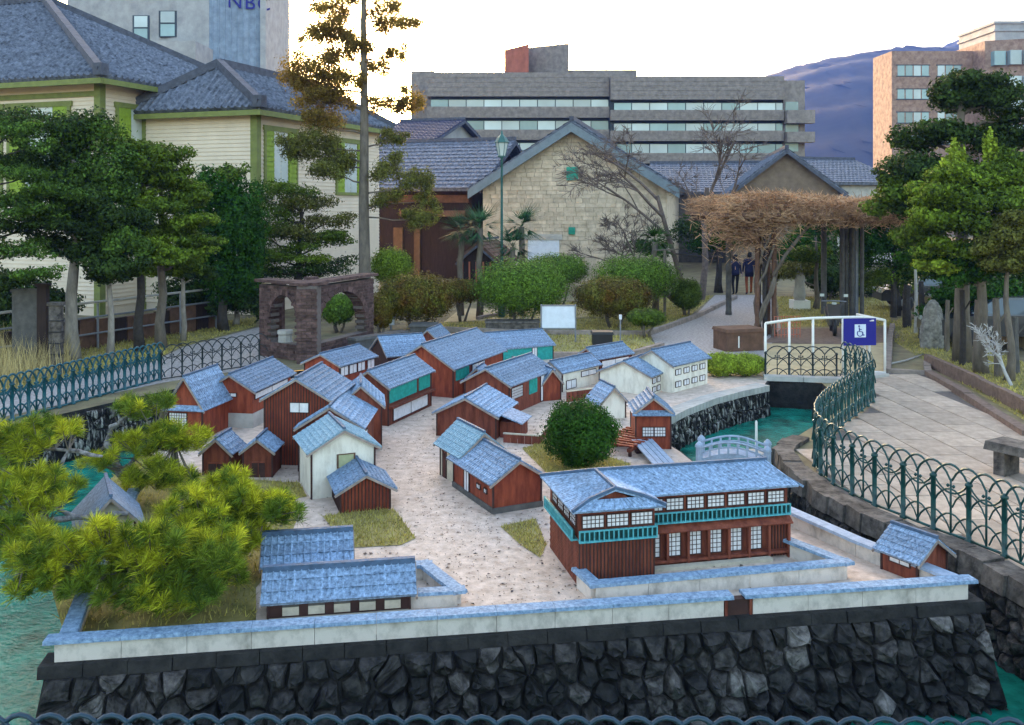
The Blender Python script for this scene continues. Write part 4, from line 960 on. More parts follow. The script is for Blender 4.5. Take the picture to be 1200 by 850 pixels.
for d, nn, L, a0 in ((d1,n1,L1,a1),(d2,n2,L2,a2)):
    p, q = a0-d*.3, a0+d*(L+.1); Z0, Z1 = Vector((0,0,RH)), Vector((0,0,RH+.07)); mb.hexa([p+nn*.1+Z0,q+nn*.1+Z0,q-nn*(T+.1)+Z0,p-nn*(T+.1)+Z0,p+nn*.1+Z1,q+nn*.1+Z1,q-nn*(T+.1)+Z1,p-nn*(T+.1)+Z1]); RH += .004
mb.build('coping', 'brick_dark', ruin); RH = 1.86
mb = MB()
for d, nn, L, a0, op in ((d1,n1,L1,a1,(.36,2.75,.40,.75)),(d2,n2,L2,a2,(.38,1.42,.38,.85))):
    c, r, ry = (op[0]+op[1])/2, (op[1]-op[0])/2, RH-.26-op[3]
    for i in range(16):
        t0, t1 = math.pi*i/16, math.pi*(i+.88)/16
        ring = []
        for t, k in ((t0,.97),(t1,.97),(t1,1.13),(t0,1.13)):
            ring.append(a0+d*(c+r*k*math.cos(t))+Vector((0,0,op[3]+ry*k*math.sin(t))))
        mb.hexa([p+nn*.03 for p in ring]+[p-nn*(T+.03) for p in ring])
mb.build('arch_ring', 'brick_dark', ruin, kind='stuff')
for (x, y) in ((-1.1,1.5),(-.5,2.6)):
    mb = MB(); mb.lathe([(.16,0),(.16,1.7),(.2,1.72),(.2,1.86)], 8, (x,y,0)); mb.build('inner_pillar', 'brick_dark', ruin)
p0 = N_+Vector((-.75,.75,0)); e = thing('stone_stump', 'pale cylindrical stone standing inside the left arch of the brick ruin', 'stone', p0); mb = MB(); mb.lathe([(.18,0),(.2,.1),(.17,.55),(.2,.6),(.19,.68)], 10); mb.build('drum', 'concrete', e)

# ------------------------------------------------------------------ wisteria pergola
pc = Vector((8.9,29.0,0)); perg = thing('pergola', 'pergola on clustered columns covered by a thick mat of bare brown vines', 'pergola', pc)
def column(x, y, r, m): mb = MB(); mb.lathe([(r*1.15,0),(r*1.15,.1),(r,.14),(r,3.2),(r*1.2,3.25)], 8, (x,y,0)); mb.build('column', m, perg, True)
lc, rc = G(899,394)-pc, G(999,380)-pc
for i, (dx, dy) in enumerate(((-.28,0),(-.05,.05),(.2,0),(-.16,.35),(.12,.35))): column(lc.x+dx, lc.y+dy, .075, 'bark_dark' if i % 2 else 'wood_mid')
for i, (dx, dy) in enumerate(((-.32,0),(-.16,.1),(0,0),(.16,.1),(.30,0),(-.2,.4),(.1,.4))): column(rc.x+dx, rc.y+dy, .07, 'grey_metal' if i == 3 else 'concrete_dark')
for (x, y) in ((lc.x+.1,3.4),(rc.x,3.6)): column(x, y, .1, 'concrete_dark')
for y in (lc.y+.1, .3, 3.4): mb = MB(); mb.box((-2.7,y-.08,3.25),(3.4,y+.08,3.45)); mb.build('beam', 'wood_mid', perg)
for i in range(12): x = -2.8+i*.5; mb = MB(); mb.box((x-.04,lc.y-.5,3.455),(x+.04,3.9,3.56)); mb.build('rafter', 'wood_mid', perg)
V = []
def twigs(n, fx, ln, wd):
    P = np.array([fx() for _ in range(n)]); D = unit(n)*np.array([1,1,.55]); D /= np.linalg.norm(D,axis=1)[:,None]; T_ = np.cross(D, unit(n)); T_ /= np.linalg.norm(T_,axis=1)[:,None]
    l = ln*(.4+RNG.random((n,1))); a = np.empty((n,4,3)); a[:,0] = P-T_*wd; a[:,1] = P+T_*wd; a[:,2] = P+D*l+T_*wd*.5; a[:,3] = P+D*l-T_*wd*.5; return a.reshape(-1,3)
def mat_pt():
    x = random.uniform(-2.75,3.5); y = random.uniform(-2.2,4.0); hgt = .45+.14*math.sin(x*1.6+1)*math.sin(y*1.1)+.12*max(0,1-((x+.8)/2.5)**2)
    return (x+random.gauss(0,.08), y+random.gauss(0,.1), 3.5+hgt*random.random()**.8-max(0,random.gauss(-.3,.3)))
me = np_mesh('vine_mat', twigs(34000, mat_pt, .22, .011), 4, 'vine_brown'); put('vine_mat', me, perg, kind='stuff')
def fringe(): return (random.uniform(-2.7,3.5), -2.15+random.gauss(0,.12), 3.55-abs(random.gauss(0,.16)))
put('edge_twigs', np_mesh('edge_twigs', twigs(4500, fringe, .22, .010), 4, 'vine_brown'), perg, kind='stuff')
def drip(): return (lc.x-.5+random.gauss(0,.55), lc.y+.1+random.gauss(0,.25), 3.5-abs(random.gauss(0,.45)))
put('hanging_twigs', np_mesh('hanging_twigs', twigs(3500, drip, .3, .010), 4, 'vine_brown'), perg, kind='stuff')
for k in range(6):
    a = random.uniform(0,6.28); mb = MB(); pts = []
    for i in range(12): t = i/11; pts.append((lc.x+.3*math.cos(a+t*5)*(1-.1*t)+random.uniform(-.03,.03), lc.y+.15+.3*math.sin(a+t*5), .0+t*3.4))
    mb.tube(pts, [.05-.025*i/11 for i in range(12)], 6); mb.build('vine_stem', 'bark', perg, True)
mb = MB(); mb.tube([(lc.x+.15,lc.y-.1,1.75),(lc.x+.5,lc.y-.1,2.35),(lc.x+1.0,lc.y,2.95),(lc.x+1.5,lc.y+.1,3.5)], [.06,.05,.05,.04], 6); mb.build('vine_stem', 'bark', perg, True)
# ------------------------------------------------------------------ full-size buildings
AX = R(-19.5)                            # the historic buildings share one street axis
fx_, fy_ = Vector((math.cos(AX), math.sin(AX), 0)), Vector((-math.sin(AX), math.cos(AX), 0))
def ribs_poly(mb, poly, e0, e1, step, s):
    poly = [Vector(p) for p in poly]; e0, e1 = Vector(e0), Vector(e1); ex = (e1-e0).normalized()
    nrm = (poly[1]-poly[0]).cross(poly[-1]-poly[0]).normalized(); nrm = nrm if nrm.z > 0 else -nrm
    up = nrm.cross(ex); up = up if up.z > 0 else -up; L = (e1-e0).length; n = int(L/step)
    P2 = [((p-e0).dot(ex), (p-e0).dot(up)) for p in poly]
    for i in range(n):
        u = (i+.5)*L/n; hits = []
        for a, b in zip(P2, P2[1:]+P2[:1]):
            if (a[0]-u)*(b[0]-u) < 0: hits.append(a[1]+(b[1]-a[1])*(u-a[0])/(b[0]-a[0]))
        if len(hits) < 2: continue
        a, b = e0+ex*u+up*min(hits), e0+ex*u+up*max(hits)
        if (b-a).length < step: continue
        k = max(1, int((b-a).length/1.2))
        for j in range(k):               # short lapped tile runs
            p, q = a.lerp(b, j/k), a.lerp(b, (j+1)/k); l0, l1 = nrm*s*1.25, nrm*s*.75
            mb.add([p-ex*s, p+l0, p+ex*s, q-ex*s, q+l1, q+ex*s], [(0,1,4,3),(1,2,5,4),(0,2,1)])
def clap(e, fp, L, z0, z1, m, step=.14):
    mb = MB(); n = int((z1-z0)/step)
    for i in range(n):
        z = z0+i*(z1-z0)/n; h = (z1-z0)/n
        p = [fp(0,z,.04), fp(1,z,.04), fp(1,z,-.02), fp(0,z,-.02), fp(0,z+h,.012), fp(1,z+h,.012), fp(1,z+h,-.02), fp(0,z+h,-.02)]; mb.hexa(p)
    mb.build('clapboards', m, e, kind='stuff')
def tall_window(e, fp, L, u, wd, z0, z1):
    h = wd/2/L; mb = MB()
    for a, b, c, d in ((u-h*1.1,u+h*1.1,z0-.12,z0),(u-h*1.15,u+h*1.15,z1,z1+.18),(u-h*1.1,u-h,z0,z1),(u+h,u+h*1.1,z0,z1)): panel(mb, fp, a, b, c, d, -.02, .10)
    fr = mb.build('window', 'green_trim', e)
    for a, b in ((u-h*.46,u-h*.02),(u+h*.02,u+h*.46)): mb = MB(); panel(mb, fp, a, b, z0, z1, -.02, .045); mb.build('pane', 'glass_pale', fr)
    for a, b in ((u-h,u-h*.5),(u+h*.5,u+h)):
        mb = MB(); panel(mb, fp, a, b, z0, z1, -.02, .075); n = 10
        for i in range(n): z = z0+(z1-z0)*i/n; panel(mb, fp, a+.01/L, b-.01/L, z, z+(z1-z0)/n*.7, .07, .095)
        mb.build('shutter', 'green_shutter', fr)
def hip_house(name, label, C, w_, d_, ze, zr, ridge, wins_f=(), wins_r=(), ov=.7):
    o = C-fx_*w_; e = thing(name, label, 'house', (o.x,o.y,0), AX); mb = MB(); mb.box((0,0,0),(w_,d_,ze)); mb.build('wall', 'siding', e)
    a, b = ridge; E = [(-ov,-ov,ze),(w_+ov,-ov,ze),(w_+ov,d_+ov,ze),(-ov,d_+ov,ze)]; A, B = (a[0],a[1],zr), (b[0],b[1],zr)
    if abs(a[1]-b[1]) < .01: planes = [(E[0],E[1],B,A),(E[1],E[2],B),(E[2],E[3],A,B),(E[3],E[0],A)]
    else: planes = [(E[0],E[1],A),(E[1],E[2],B,A),(E[2],E[3],B),(E[3],E[0],A,B)]
    ro = MB(); rb = MB(); rd = MB(); U = Vector((0,0,.12))
    for q in planes: ro.slab([Vector(p)+U for p in q], .12); 
    for q in planes[:2]: ribs_poly(rb, [Vector(p)+U for p in q], Vector(q[0])+U, Vector(q[1])+U, .27, .075)
    r = ro.build('roof', 'tile_roof', e); rb.build('tile_rows', 'tile_roof', r, kind='stuff')
    ends = [(A,B)]+([(E[0],A),(E[1],B),(E[2],B)] if abs(a[1]-b[1]) < .01 else [(E[0],A),(E[1],A),(E[2],B)])
    for p, q in ends: rd.bar(Vector(p)+U*1.9, Vector(q)+U*1.9, .26, .28)
    rd.box((w_+ov-.25,-ov-.1,ze+.1),(w_+ov+.1,-ov+.25,ze+.5)); rd.build('ridge_tiles', 'tile_ridge', r)
    mb = MB(); mb.box((-ov+.1,-ov+.02,ze-.16),(w_+ov-.02,-ov+.14,ze+.02)); mb.box((w_+ov-.14,-ov+.15,ze-.16),(w_+ov-.02,d_+ov,ze+.02)); mb.build('fascia', 'green_trim', e)
    mb = MB(); mb.box((-ov+.12,-ov+.15,ze-.06),(w_+ov-.15,d_+ov-.1,ze-.02)); mb.build('soffit', 'siding', e)
    s = .2; mb = MB(); mb.box((-.06,-.06,0),(s,s,ze-.07)); mb.build('corner_board', 'green_trim', e); mb = MB(); mb.box((w_-s,-.06,0),(w_+.06,s,ze-.07)); mb.build('corner_board', 'green_trim', e)
    ff, fr = face_pt('front', w_, d_), face_pt('right', w_, d_)
    clap(e, ff, w_, .3, ze-.08, 'siding'); clap(e, fr, d_, .3, ze-.08, 'siding')
    for u, wd, z0, z1 in wins_f: tall_window(e, ff, w_, u, wd, z0, z1)
    for u, wd, z0, z1 in wins_r: tall_window(e, fr, d_, u, wd, z0, z1)
    mb = MB(); panel(mb, ff, 0, 1, ze-.5, ze-.32, -.01, .07) if wins_f else mb.box((0,0,0),(.01,.01,.01)); mb.build('frieze', 'green_trim', e)
    return e
C1 = W(117,95,32); C1.z = 0
hip_house('western_house', 'cream clapboard western house with hipped tile roof, cut by the left edge', C1, 22, 10, 8.0, 12.2, ((6,5),(22-7.6,5)),
          wins_f=((.88,2.6,4.2,7.2),(.74,2.6,4.2,7.2),(.60,2.6,4.2,7.2)), wins_r=((.2,2.4,4.2,7.2),(.5,2.4,4.2,7.2)))
C2 = Vector((-8.8,32.3,0))
hip_house('western_house', 'cream clapboard house with hipped tile roof and green shutters behind the tall conifer', C2, 4.85, 9.0, 7.0, 8.75, ((2.42,1.2),(2.42,7.6)),
          wins_r=((.16,1.9,4.6,6.4),(.72,2.2,4.3,6.3)), ov=.5)
# dark timber building
def gable_building(name, label, px, py, Y, w_, d_, ze, zr, axis, wallm, roofm, ov=.6, cat='building', rz=AX, step=.3, rs=6, base=0):
    p = W(px,py,Y); e = thing(name, label, cat, (p.x,p.y,base), rz); mb = MB()
    if axis == 'y': poly = [(0,0),(w_,0),(w_,ze),(w_/2,zr),(0,ze)]; vs = [(q[0],0,q[1]) for q in poly]+[(q[0],d_,q[1]) for q in poly]
    else: poly = [(0,0),(d_,0),(d_,ze),(d_/2,zr),(0,ze)]; vs = [(w_,q[0],q[1]) for q in poly]+[(0,q[0],q[1]) for q in poly]
    mb.add(vs, [tuple(range(5)), tuple(range(9,4,-1))]+[(i,i+5,(i+1)%5+5,(i+1)%5) for i in range(5)]); mb.build('wall', wallm, e)
    gable_roof(e, 0, w_, 0, d_, ze, zr, axis, roofm, t=.15, step=step, ov=ov, rs=rs, barge='tile_ridge', ridge='tile_ridge'); return e
e = gable_building('timber_building', 'dark brown timber building with blue-grey tile roof behind the conifer trunk', 418,240,50, 6.6, 9, 4.9, 7.2, 'x', 'wood_dark', 'tile_roof', ov=.9)
fp = face_pt('front', 6.6, 9); battens(e, fp, 6.6, .01, .99, 0, 4.7, 'wood_dark', .45)
mb = MB(); panel(mb, fp, .45, 1.0, 3.2, 3.5, -.02, .9); mb.build('pent_eave', 'wood_mid', e)
mb = MB(); panel(mb, fp, .0, .98, 3.9, 4.3, -.02, .12); mb.build('lintel', 'wood_mid', e)
mb = MB(); panel(mb, fp, .34, .42, 0, 2.6, -.02, .15); panel(mb, fp, .52, .57, 0, 2.6, -.02, .15); mb.build('door_posts', 'wood_tan', e)
e = gable_building('gate_kiosk', 'small dark wooden kiosk with slatted side between the shrubs', 541,240,38, 1.5, 2, 1.55, 2.15, 'y', 'wood_dark', 'wood_mid', ov=.2, step=.4, rs=3)
mb = MB()
for i in range(5): mb.box((.02+.3*i,-.05,.1),(.08+.3*i,-.005,1.5))
mb.build('slats', 'facade_red', e)
gable_building('modern_shop', 'low modern building with navy roof and pale eave behind the timber building', 440,240,66, 4.2, 10, 8.2, 9.9, 'x', 'facade_pale', 'navy_roof', ov=.6)
gable_building('tiled_house', 'tiled roof house with white verge left of the stone warehouse', 508,240,58, 4.2, 10, 5.2, 7.0, 'x', 'brown_plaster', 'tile_roof', ov=.5)
# stone warehouse
p = W(566,240,45); WD = 8.7; ZE, ZR = 4.7, 7.45; ware = thing('stone_warehouse', 'pale sandstone warehouse with blue-grey bargeboards and green gable vent', 'warehouse', (p.x,p.y,0), R(-12))
mb = MB(); poly = [(0,0),(WD,0),(WD,ZE),(WD/2,ZR),(0,ZE)]; vs = [(q[0],.05,q[1]) for q in poly]+[(q[0],16,q[1]) for q in poly]
mb.add(vs, [tuple(range(5)), tuple(range(9,4,-1))]+[(i,i+5,(i+1)%5+5,(i+1)%5) for i in range(5)]); mb.build('wall', 'ashlar', ware)
mb = MB(); z = .0; r_ = 0
while z < ZR-.15:
    h_ = random.uniform(.17,.22); x = -.2*(r_ % 2)
    zt = z+h_; lo = max(0, (zt-ZE)/(ZR-ZE)*WD/2) if zt > ZE else 0; hi = WD-lo
    while x < hi:
        l = random.uniform(.32,.62); xa, xb = max(lo,x), min(hi,x+l-.014)
        if xb-xa > .08: mb.box((xa,random.uniform(-.022,.0),z+.007),(xb,.06,zt-.007))
        x += l
    z = zt; r_ += 1
mb.build('stone_blocks', 'ashlar', ware, kind='stuff')
gable_roof(ware, 0, WD, 0, 16, ZE+.08, ZR+.1, 'y', 'tile_roof', t=.16, step=.30, ov=.55, rs=6, barge='tile_ridge', ridge='tile_ridge')
mb = MB()
for s in (0,1):
    xa = -.6 if s == 0 else WD+.6; za = ZE+.08-.6*(ZR-ZE)/(WD/2)
    mb.hexa([(xa,-.62,za-.32),(WD/2,-.62,ZR-.27),(WD/2,-.50,ZR-.27),(xa,-.50,za-.32),(xa,-.62,za+.10),(WD/2,-.62,ZR+.15),(WD/2,-.50,ZR+.15),(xa,-.50,za+.10)])
mb.build('bargeboard', 'barge_blue', ware)
for (x, z, q) in ((4.05,4.95,1.0),(4.15,2.4,.55)): mb = MB(); mb.box((x,-.08,z),(x+.55*q,.02,z+.62*q)); v = mb.build('vent', 'vent_teal', ware); mb = MB(); [mb.box((x+.05*q,-.11,z+(.08+.13*i)*q),(x+.5*q,-.085,z+(.15+.13*i)*q)) for i in range(4)]; mb.build('louvres', 'vent_teal', v, kind='stuff')
mb = MB(); mb.box((2.2,-.06,0),(3.7,.02,2.15)); dd = mb.build('door', 'sign_face', ware); mb = MB(); mb.box((2.05,-.12,2.15),(3.85,.02,2.4)); mb.build('lintel', 'concrete', dd)
gable_building('brown_storehouse', 'brown plastered storehouse gable rising behind the vine pergola', 862,240,52, 5.4, 14, 4.6, 6.7, 'y', 'brown_plaster', 'tile_roof', ov=.5, rz=R(-10))
gable_building('rear_tiled_hall', 'long grey tiled roof between the stone warehouse and the pergola', 770,240,62, 9, 12, 4.6, 6.6, 'x', 'concrete_dark', 'tile_roof', ov=.5, rz=R(-8))
gable_building('pale_roof_house', 'low house with pale grey roof right of the vine pergola top', 962,240,60, 6, 10, 5.2, 6.8, 'x', 'concrete', 'tile_roof', ov=.5, rz=R(18))

# long grey office block
def slabs(e, x0, x1, y, bands, m, mb=None):
    pass
Yg = 92.0; s_ = Yg/F; zt = lambda py: H-(py-YH)*s_; g0 = W(500,240,Yg); off_ = thing('office_block', 'long grey modern office block with ribbon windows on the skyline', 'office building', (g0.x,g0.y,0), 0)
xw = lambda px: (px-500)*s_
mb = MB(); mb.box((xw(504),.8,0),(xw(714),22,zt(86))); mb.box((xw(714.5),.1,0),(xw(916),22,zt(92))); mb.build('core', 'facade_dark', off_)
for (xa, xb, y0, ys) in ((500,714,0,(85,113,125,138,152,164,178,190,204)),(714.6,916,-.9,(91,118,130,142,154,166,180,192,206))):
    tops = [(ys[0],ys[1]),(ys[2],ys[3]),(ys[4],ys[5]),(ys[6],ys[7])]
    for i, (t_, b_) in enumerate(tops):
        mb = MB(); mb.box((xw(xa),y0,zt(b_)),(xw(xb),y0+3,zt(t_))); bo = mb.build('parapet' if i == 0 else 'spandrel', 'facade_grey', off_)
        n = 5; mb = MB()
        for k in range(1,n): mb.box((xw(xa),y0-.03,zt(t_+(b_-t_)*k/n)-.03),(xw(xb),y0-.002,zt(t_+(b_-t_)*k/n)+.03))
        mb.build('joints', 'facade_grey', bo)
    for (t_, b_) in ((ys[1]+3.5,ys[2]),(ys[3]+3.5,ys[4]),(ys[5]+3.5,ys[6]),(ys[7]+3,ys[8])):
        px = xa+4
        while px < xb-6:
            p2 = min(xb, px+21); mb = MB(); mb.box((xw(px)+.04,y0+.45,zt(b_)),(xw(p2)-.04,y0+.6,zt(t_))); mb.build('window_pane', 'glass_band' if random.random() < .75 else 'glass_teal', off_); px = p2
mb = MB(); mb.box((xw(917),-.3,0),(xw(942),20,zt(95))); mb.build('stair_tower', 'facade_grey', off_)
for t_, b_ in ((120,131),(146,156),(168,178)): mb = MB(); mb.box((xw(919),-.42,zt(b_)),(xw(934),-.302,zt(t_))); mb.build('window_pane', 'glass_teal', off_)
for t_, b_ in ((131,146),(156,168)): mb = MB(); mb.box((xw(917),-1.6,zt(b_)),(xw(949),-.45,zt(t_))); mb.build('balcony', 'facade_grey', off_)
mb = MB(); mb.hexa([(xw(607)-1.3,6,zt(90)),(xw(668),2,zt(90)),(xw(668),14,zt(90)),(xw(607)-1.3,14,zt(90)),(xw(607)-1.3,6,zt(47)),(xw(668),2,zt(47)),(xw(668),14,zt(47)),(xw(607)-1.3,14,zt(47))]); mb.build('roof_tower', 'facade_grey', off_)
mb = MB(); mb.add([(xw(607)-1.35,6.0,zt(90)),(xw(620),2.45,zt(90)),(xw(620),2.45,zt(47)),(xw(607)-1.35,6.0,zt(47))], [(0,1,2,3)]); mb.build('red_panel', 'facade_red', off_)
mb = MB(); mb.box((xw(669),3,zt(93)),(xw(751),12,zt(77))); mb.build('roof_block', 'facade_grey', off_)
mb = MB(); mb.box((xw(474),6,0),(xw(503),20,zt(73))); mb.build('left_wing', 'facade_grey', off_)
mb = MB(); mb.tube([(xw(787),4,zt(92)),(xw(787),4,zt(82))], .06, 5); mb.build('mast', 'grey_metal', off_)

# brick office building at the right
Yb = 120.0; s_b = Yb/F; c0 = W(1045,240,Yb); zb = lambda py: H-(py-YH)*s_b; bx = lambda px: (px-1045)*s_b
bb = thing('brick_office', 'pinkish brick office building with grouped windows at the right edge', 'office building', (c0.x,c0.y,0))
mb = MB(); mb.prism([(0,0),(bx(1140),0),(bx(1140),20),(5.6,20),(-.08,6)], 0, zb(60)); mb.build('wall', 'facade_brick', bb)
mb = MB(); mb.prism([(bx(1140)+.02,-3),(bx(1260),-8),(bx(1260),18),(bx(1140)+.02,18)], 0, zb(53)); mb.build('wing', 'facade_brick', bb)
for (t_, b_) in ((77,89),(105,116),(132,144),(158,169),(186,198),(214,226)):
    for xa, n in ((1051,4),(1098,3)):
        fr = MB(); x0_, x1_ = bx(xa), bx(xa+9.5*n); fr.box((x0_-.12,-.06,zb(b_)-.12),(x1_+.12,.05,zb(b_))); fr.box((x0_-.12,-.06,zb(t_)),(x1_+.12,.05,zb(t_)+.12)); wv = fr.build('window', 'facade_dark', bb)
        for k in range(n): mb = MB(); mb.box((bx(xa+9.5*k)+.08,-.04,zb(b_)),(bx(xa+9.5*(k+1))-.08,.06,zb(t_))); mb.build('pane', 'glass_teal' if (k+xa) % 3 else 'glass_band', wv)
for (t_, b_) in ((66,82),(95,107),(122,135),(150,162)):
    for k in range(6):
        xa = 1146+15*k; yy = -3-5*(xa-1140)/120; mb = MB(); mb.box((bx(xa),yy-.9,zb(b_)),(bx(xa+13),yy+.3,zb(t_))); mb.build('window_pane', 'glass_band' if k % 3 else 'glass_teal', bb)
mb = MB(); mb.box((bx(1185),4,zb(53)),(bx(1230),14,zb(18))); mb.box((bx(1183),3.8,zb(30)),(bx(1232),14.2,zb(28))); mb.box((bx(1183),3.8,zb(21)),(bx(1232),14.2,zb(18))); mb.build('roof_tower', 'facade_pale', bb)
# broadcaster tower at the left
Yt = 110.0; st_ = Yt/F; c0 = W(245,240,Yt); zz = lambda py: H-(py-YH)*st_; tx = lambda px: (px-245)*st_
tw = thing('concrete_tower', 'tall pale concrete building with blue lettered side rising behind the western houses', 'office building', (c0.x,c0.y,0))
mb = MB(); mb.prism([(tx(60),4),(0,0),(0,16),(tx(60),16)], 0, zz(-70)); mb.build('wall', 'facade_pale', tw)
mb = MB(); mb.prism([(.02,0),(tx(299),2.5),(tx(299),16),(.02,16)], 0, zz(-72)); mb.build('side_wall', 'facade_blue', tw)
mb = MB(); mb.box((tx(299.5),2.0,0),(tx(306),14,zz(-74))); mb.build('edge_pier', 'facade_pale', tw)
for i in range(8): mb = MB(); x = tx(248+6.4*i); yy = 2.5*(x/tx(299)); mb.box((x,yy-.12,0),(x+.12,yy+.02,zz(-60))); mb.build('pilaster', 'facade_blue', tw)
for xa, xb, t_, b_ in ((150,168,16,44),(184,203,12,41)):
    y0 = -4*(tx(xa)/-tx(60)) if 0 else 4*(tx(xa)/tx(60)); mb = MB(); mb.box((tx(xa)-.1,y0-.5,zz(b_)-.1),(tx(xb)+.1,y0+.4,zz(t_)+.1)); fr = mb.build('window', 'facade_dark', tw)
    mb = MB(); mb.box((tx(xa)+.12,y0-.55,zz(t_+14)+.1),(tx(xb)-.12,y0-.505,zz(t_))); mb.build('pane', 'glass_band', fr); mb = MB(); mb.box((tx(xa)+.12,y0-.55,zz(b_)),(tx(xb)-.12,y0-.505,zz(t_+14)-.1)); mb.build('pane', 'glass_teal', fr)
mb = MB(); mb.box((tx(172),-1.5,zz(64)),(tx(216),1.5,zz(54))); mb.build('roof_unit', 'concrete', tw)
for i in range(4): mb = MB(); mb.box((tx(174+10.5*i),-1.56,zz(62)),(tx(182+10.5*i),-1.502,zz(57))); mb.build('window_pane', 'glass_dark', tw)
cu = bpy.data.curves.new('lettering', 'FONT'); cu.body = 'NBC'; cu.size = 2.3; cu.extrude = .06; cu.space_character = 1.15; cu.materials.append(MATS['sign_blue'])
tmp = bpy.data.objects.new('lettering_source', cu); COL.objects.link(tmp); bpy.context.view_layer.update(); lm_ = bpy.data.meshes.new_from_object(tmp.evaluated_get(bpy.context.evaluated_depsgraph_get())); bpy.data.objects.remove(tmp)
tx_o = bpy.data.objects.new('lettering', lm_); COL.objects.link(tx_o); tx_o.parent = tw; tx_o.location = (tx(264),.70,zz(7)); tx_o.rotation_euler = (R(90),0,math.atan2(2.5,tx(299)))
mb = MB(); mb.box((tx(272),1.0,zz(88)),(tx(283),1.15,zz(76))); mb.build('blue_panel', 'sign_blue', tw)
mb = MB(); mb.box((tx(200),-8,0),(tx(256),-2,zz(62))); mb.build('low_annex', 'facade_pale', tw)
# wooded hills
def hill(name, prof, Y, depth, seed):
    rr = np.random.default_rng(seed); xs = np.linspace(prof[0][0], prof[-1][0], 150); ys = np.interp(xs, [p[0] for p in prof], [p[1] for p in prof])
    nd = 46; V = []; 
    for j in range(nd):
        t = j/(nd-1); yy = Y-depth*(1-t)
        for px, py in zip(xs, ys):
            X = (px-600)*Y/F; z = (H-(py-YH)*Y/F)*math.sin(t*math.pi/2)**1.0
            z += (0.45*rr.normal()+2.0*math.sin(X*.03+j*.5)*math.sin(j*.31+X*.011))*min(1, t*3)
            V.append((X+rr.normal()*1.5, yy, z-1))
    for px, py in zip(xs, ys): V.append(((px-600)*Y/F, Y+depth, -5))
    n = len(xs); fs = [(j*n+i, j*n+i+1, (j+1)*n+i+1, (j+1)*n+i) for j in range(nd) for i in range(n-1)]
    mb = MB(); mb.add(V, fs); structure(name, mb, 'hill_forest', True)
hill('hill', [(560,215),(700,190),(790,150),(850,110),(893,92),(930,82),(960,76),(1000,69),(1040,70),(1100,90),(1200,120),(1320,160)], 900, 520, 3)
hill('hill', [(900,200),(980,120),(1040,92),(1090,62),(1130,43),(1165,33),(1210,22),(1300,10),(1450,60)], 1150, 260, 4)

# ------------------------------------------------------------------ left edge: rail fence, panels, parked vehicles
p0 = G(-40,440); p1 = G(238,392); L = (p1-p0).length; e = thing('pipe_fence', 'grey pipe rail fence behind the row of left trees', 'fence', (p0.x,p0.y+1.2,0), math.atan2(p1.y-p0.y,p1.x-p0.x))
n = int(L/1.3)
for i in range(n+1): mb = MB(); mb.tube([(L*i/n,0,0),(L*i/n,0,1.25)], .03, 6); mb.build('post', 'grey_metal', e)
for z in (.42,.85,1.24): mb = MB(); mb.tube([(0,0,z),(L,0,z)], .026 if z < 1 else .035, 6); mb.build('rail', 'concrete' if z > 1 else 'grey_metal', e)
e = thing('low_brown_wall', 'low dark brown wall behind the pipe fence under the left trees', 'wall', (p0.x,p0.y+1.7,0), math.atan2(p1.y-p0.y,p1.x-p0.x))
nb = 14
for i in range(nb): mb = MB(); mb.box((L*i/nb,0,0),(L*(i+1)/nb-.03,.12,.75+random.uniform(-.05,.05))); mb.build('board', 'wood_mid' if i % 3 else 'wood_dark', e)
for (pxa, pya, wd, h_, m_, lab) in ((14,430,.62,1.75,'concrete_dark','weathered grey panel board standing at the far left under the trees'),(43,432,.22,1.9,'wood_dark','thick dark wooden post left of the pale tree trunk'),(57,440,.26,1.55,'coping','banded stone post beside the pale tree trunk')):
    p0 = G(pxa,pya); e = thing('panel_board' if wd > .5 else 'square_post', lab, 'panel' if wd > .5 else 'post', p0); mb = MB(); mb.box((0,0,0),(wd,.16,h_)); mb.build('body', m_, e); mb = MB(); mb.box((-.03,-.03,h_),(wd+.03,.19,h_+.07)); mb.build('top', m_, e)
    if m_ == 'coping':
        for k in range(5): mb = MB(); mb.box((-.012,-.012,.25*k+.2),(wd+.012,.172,.25*k+.225)); mb.build('band', 'black_plastic', e)
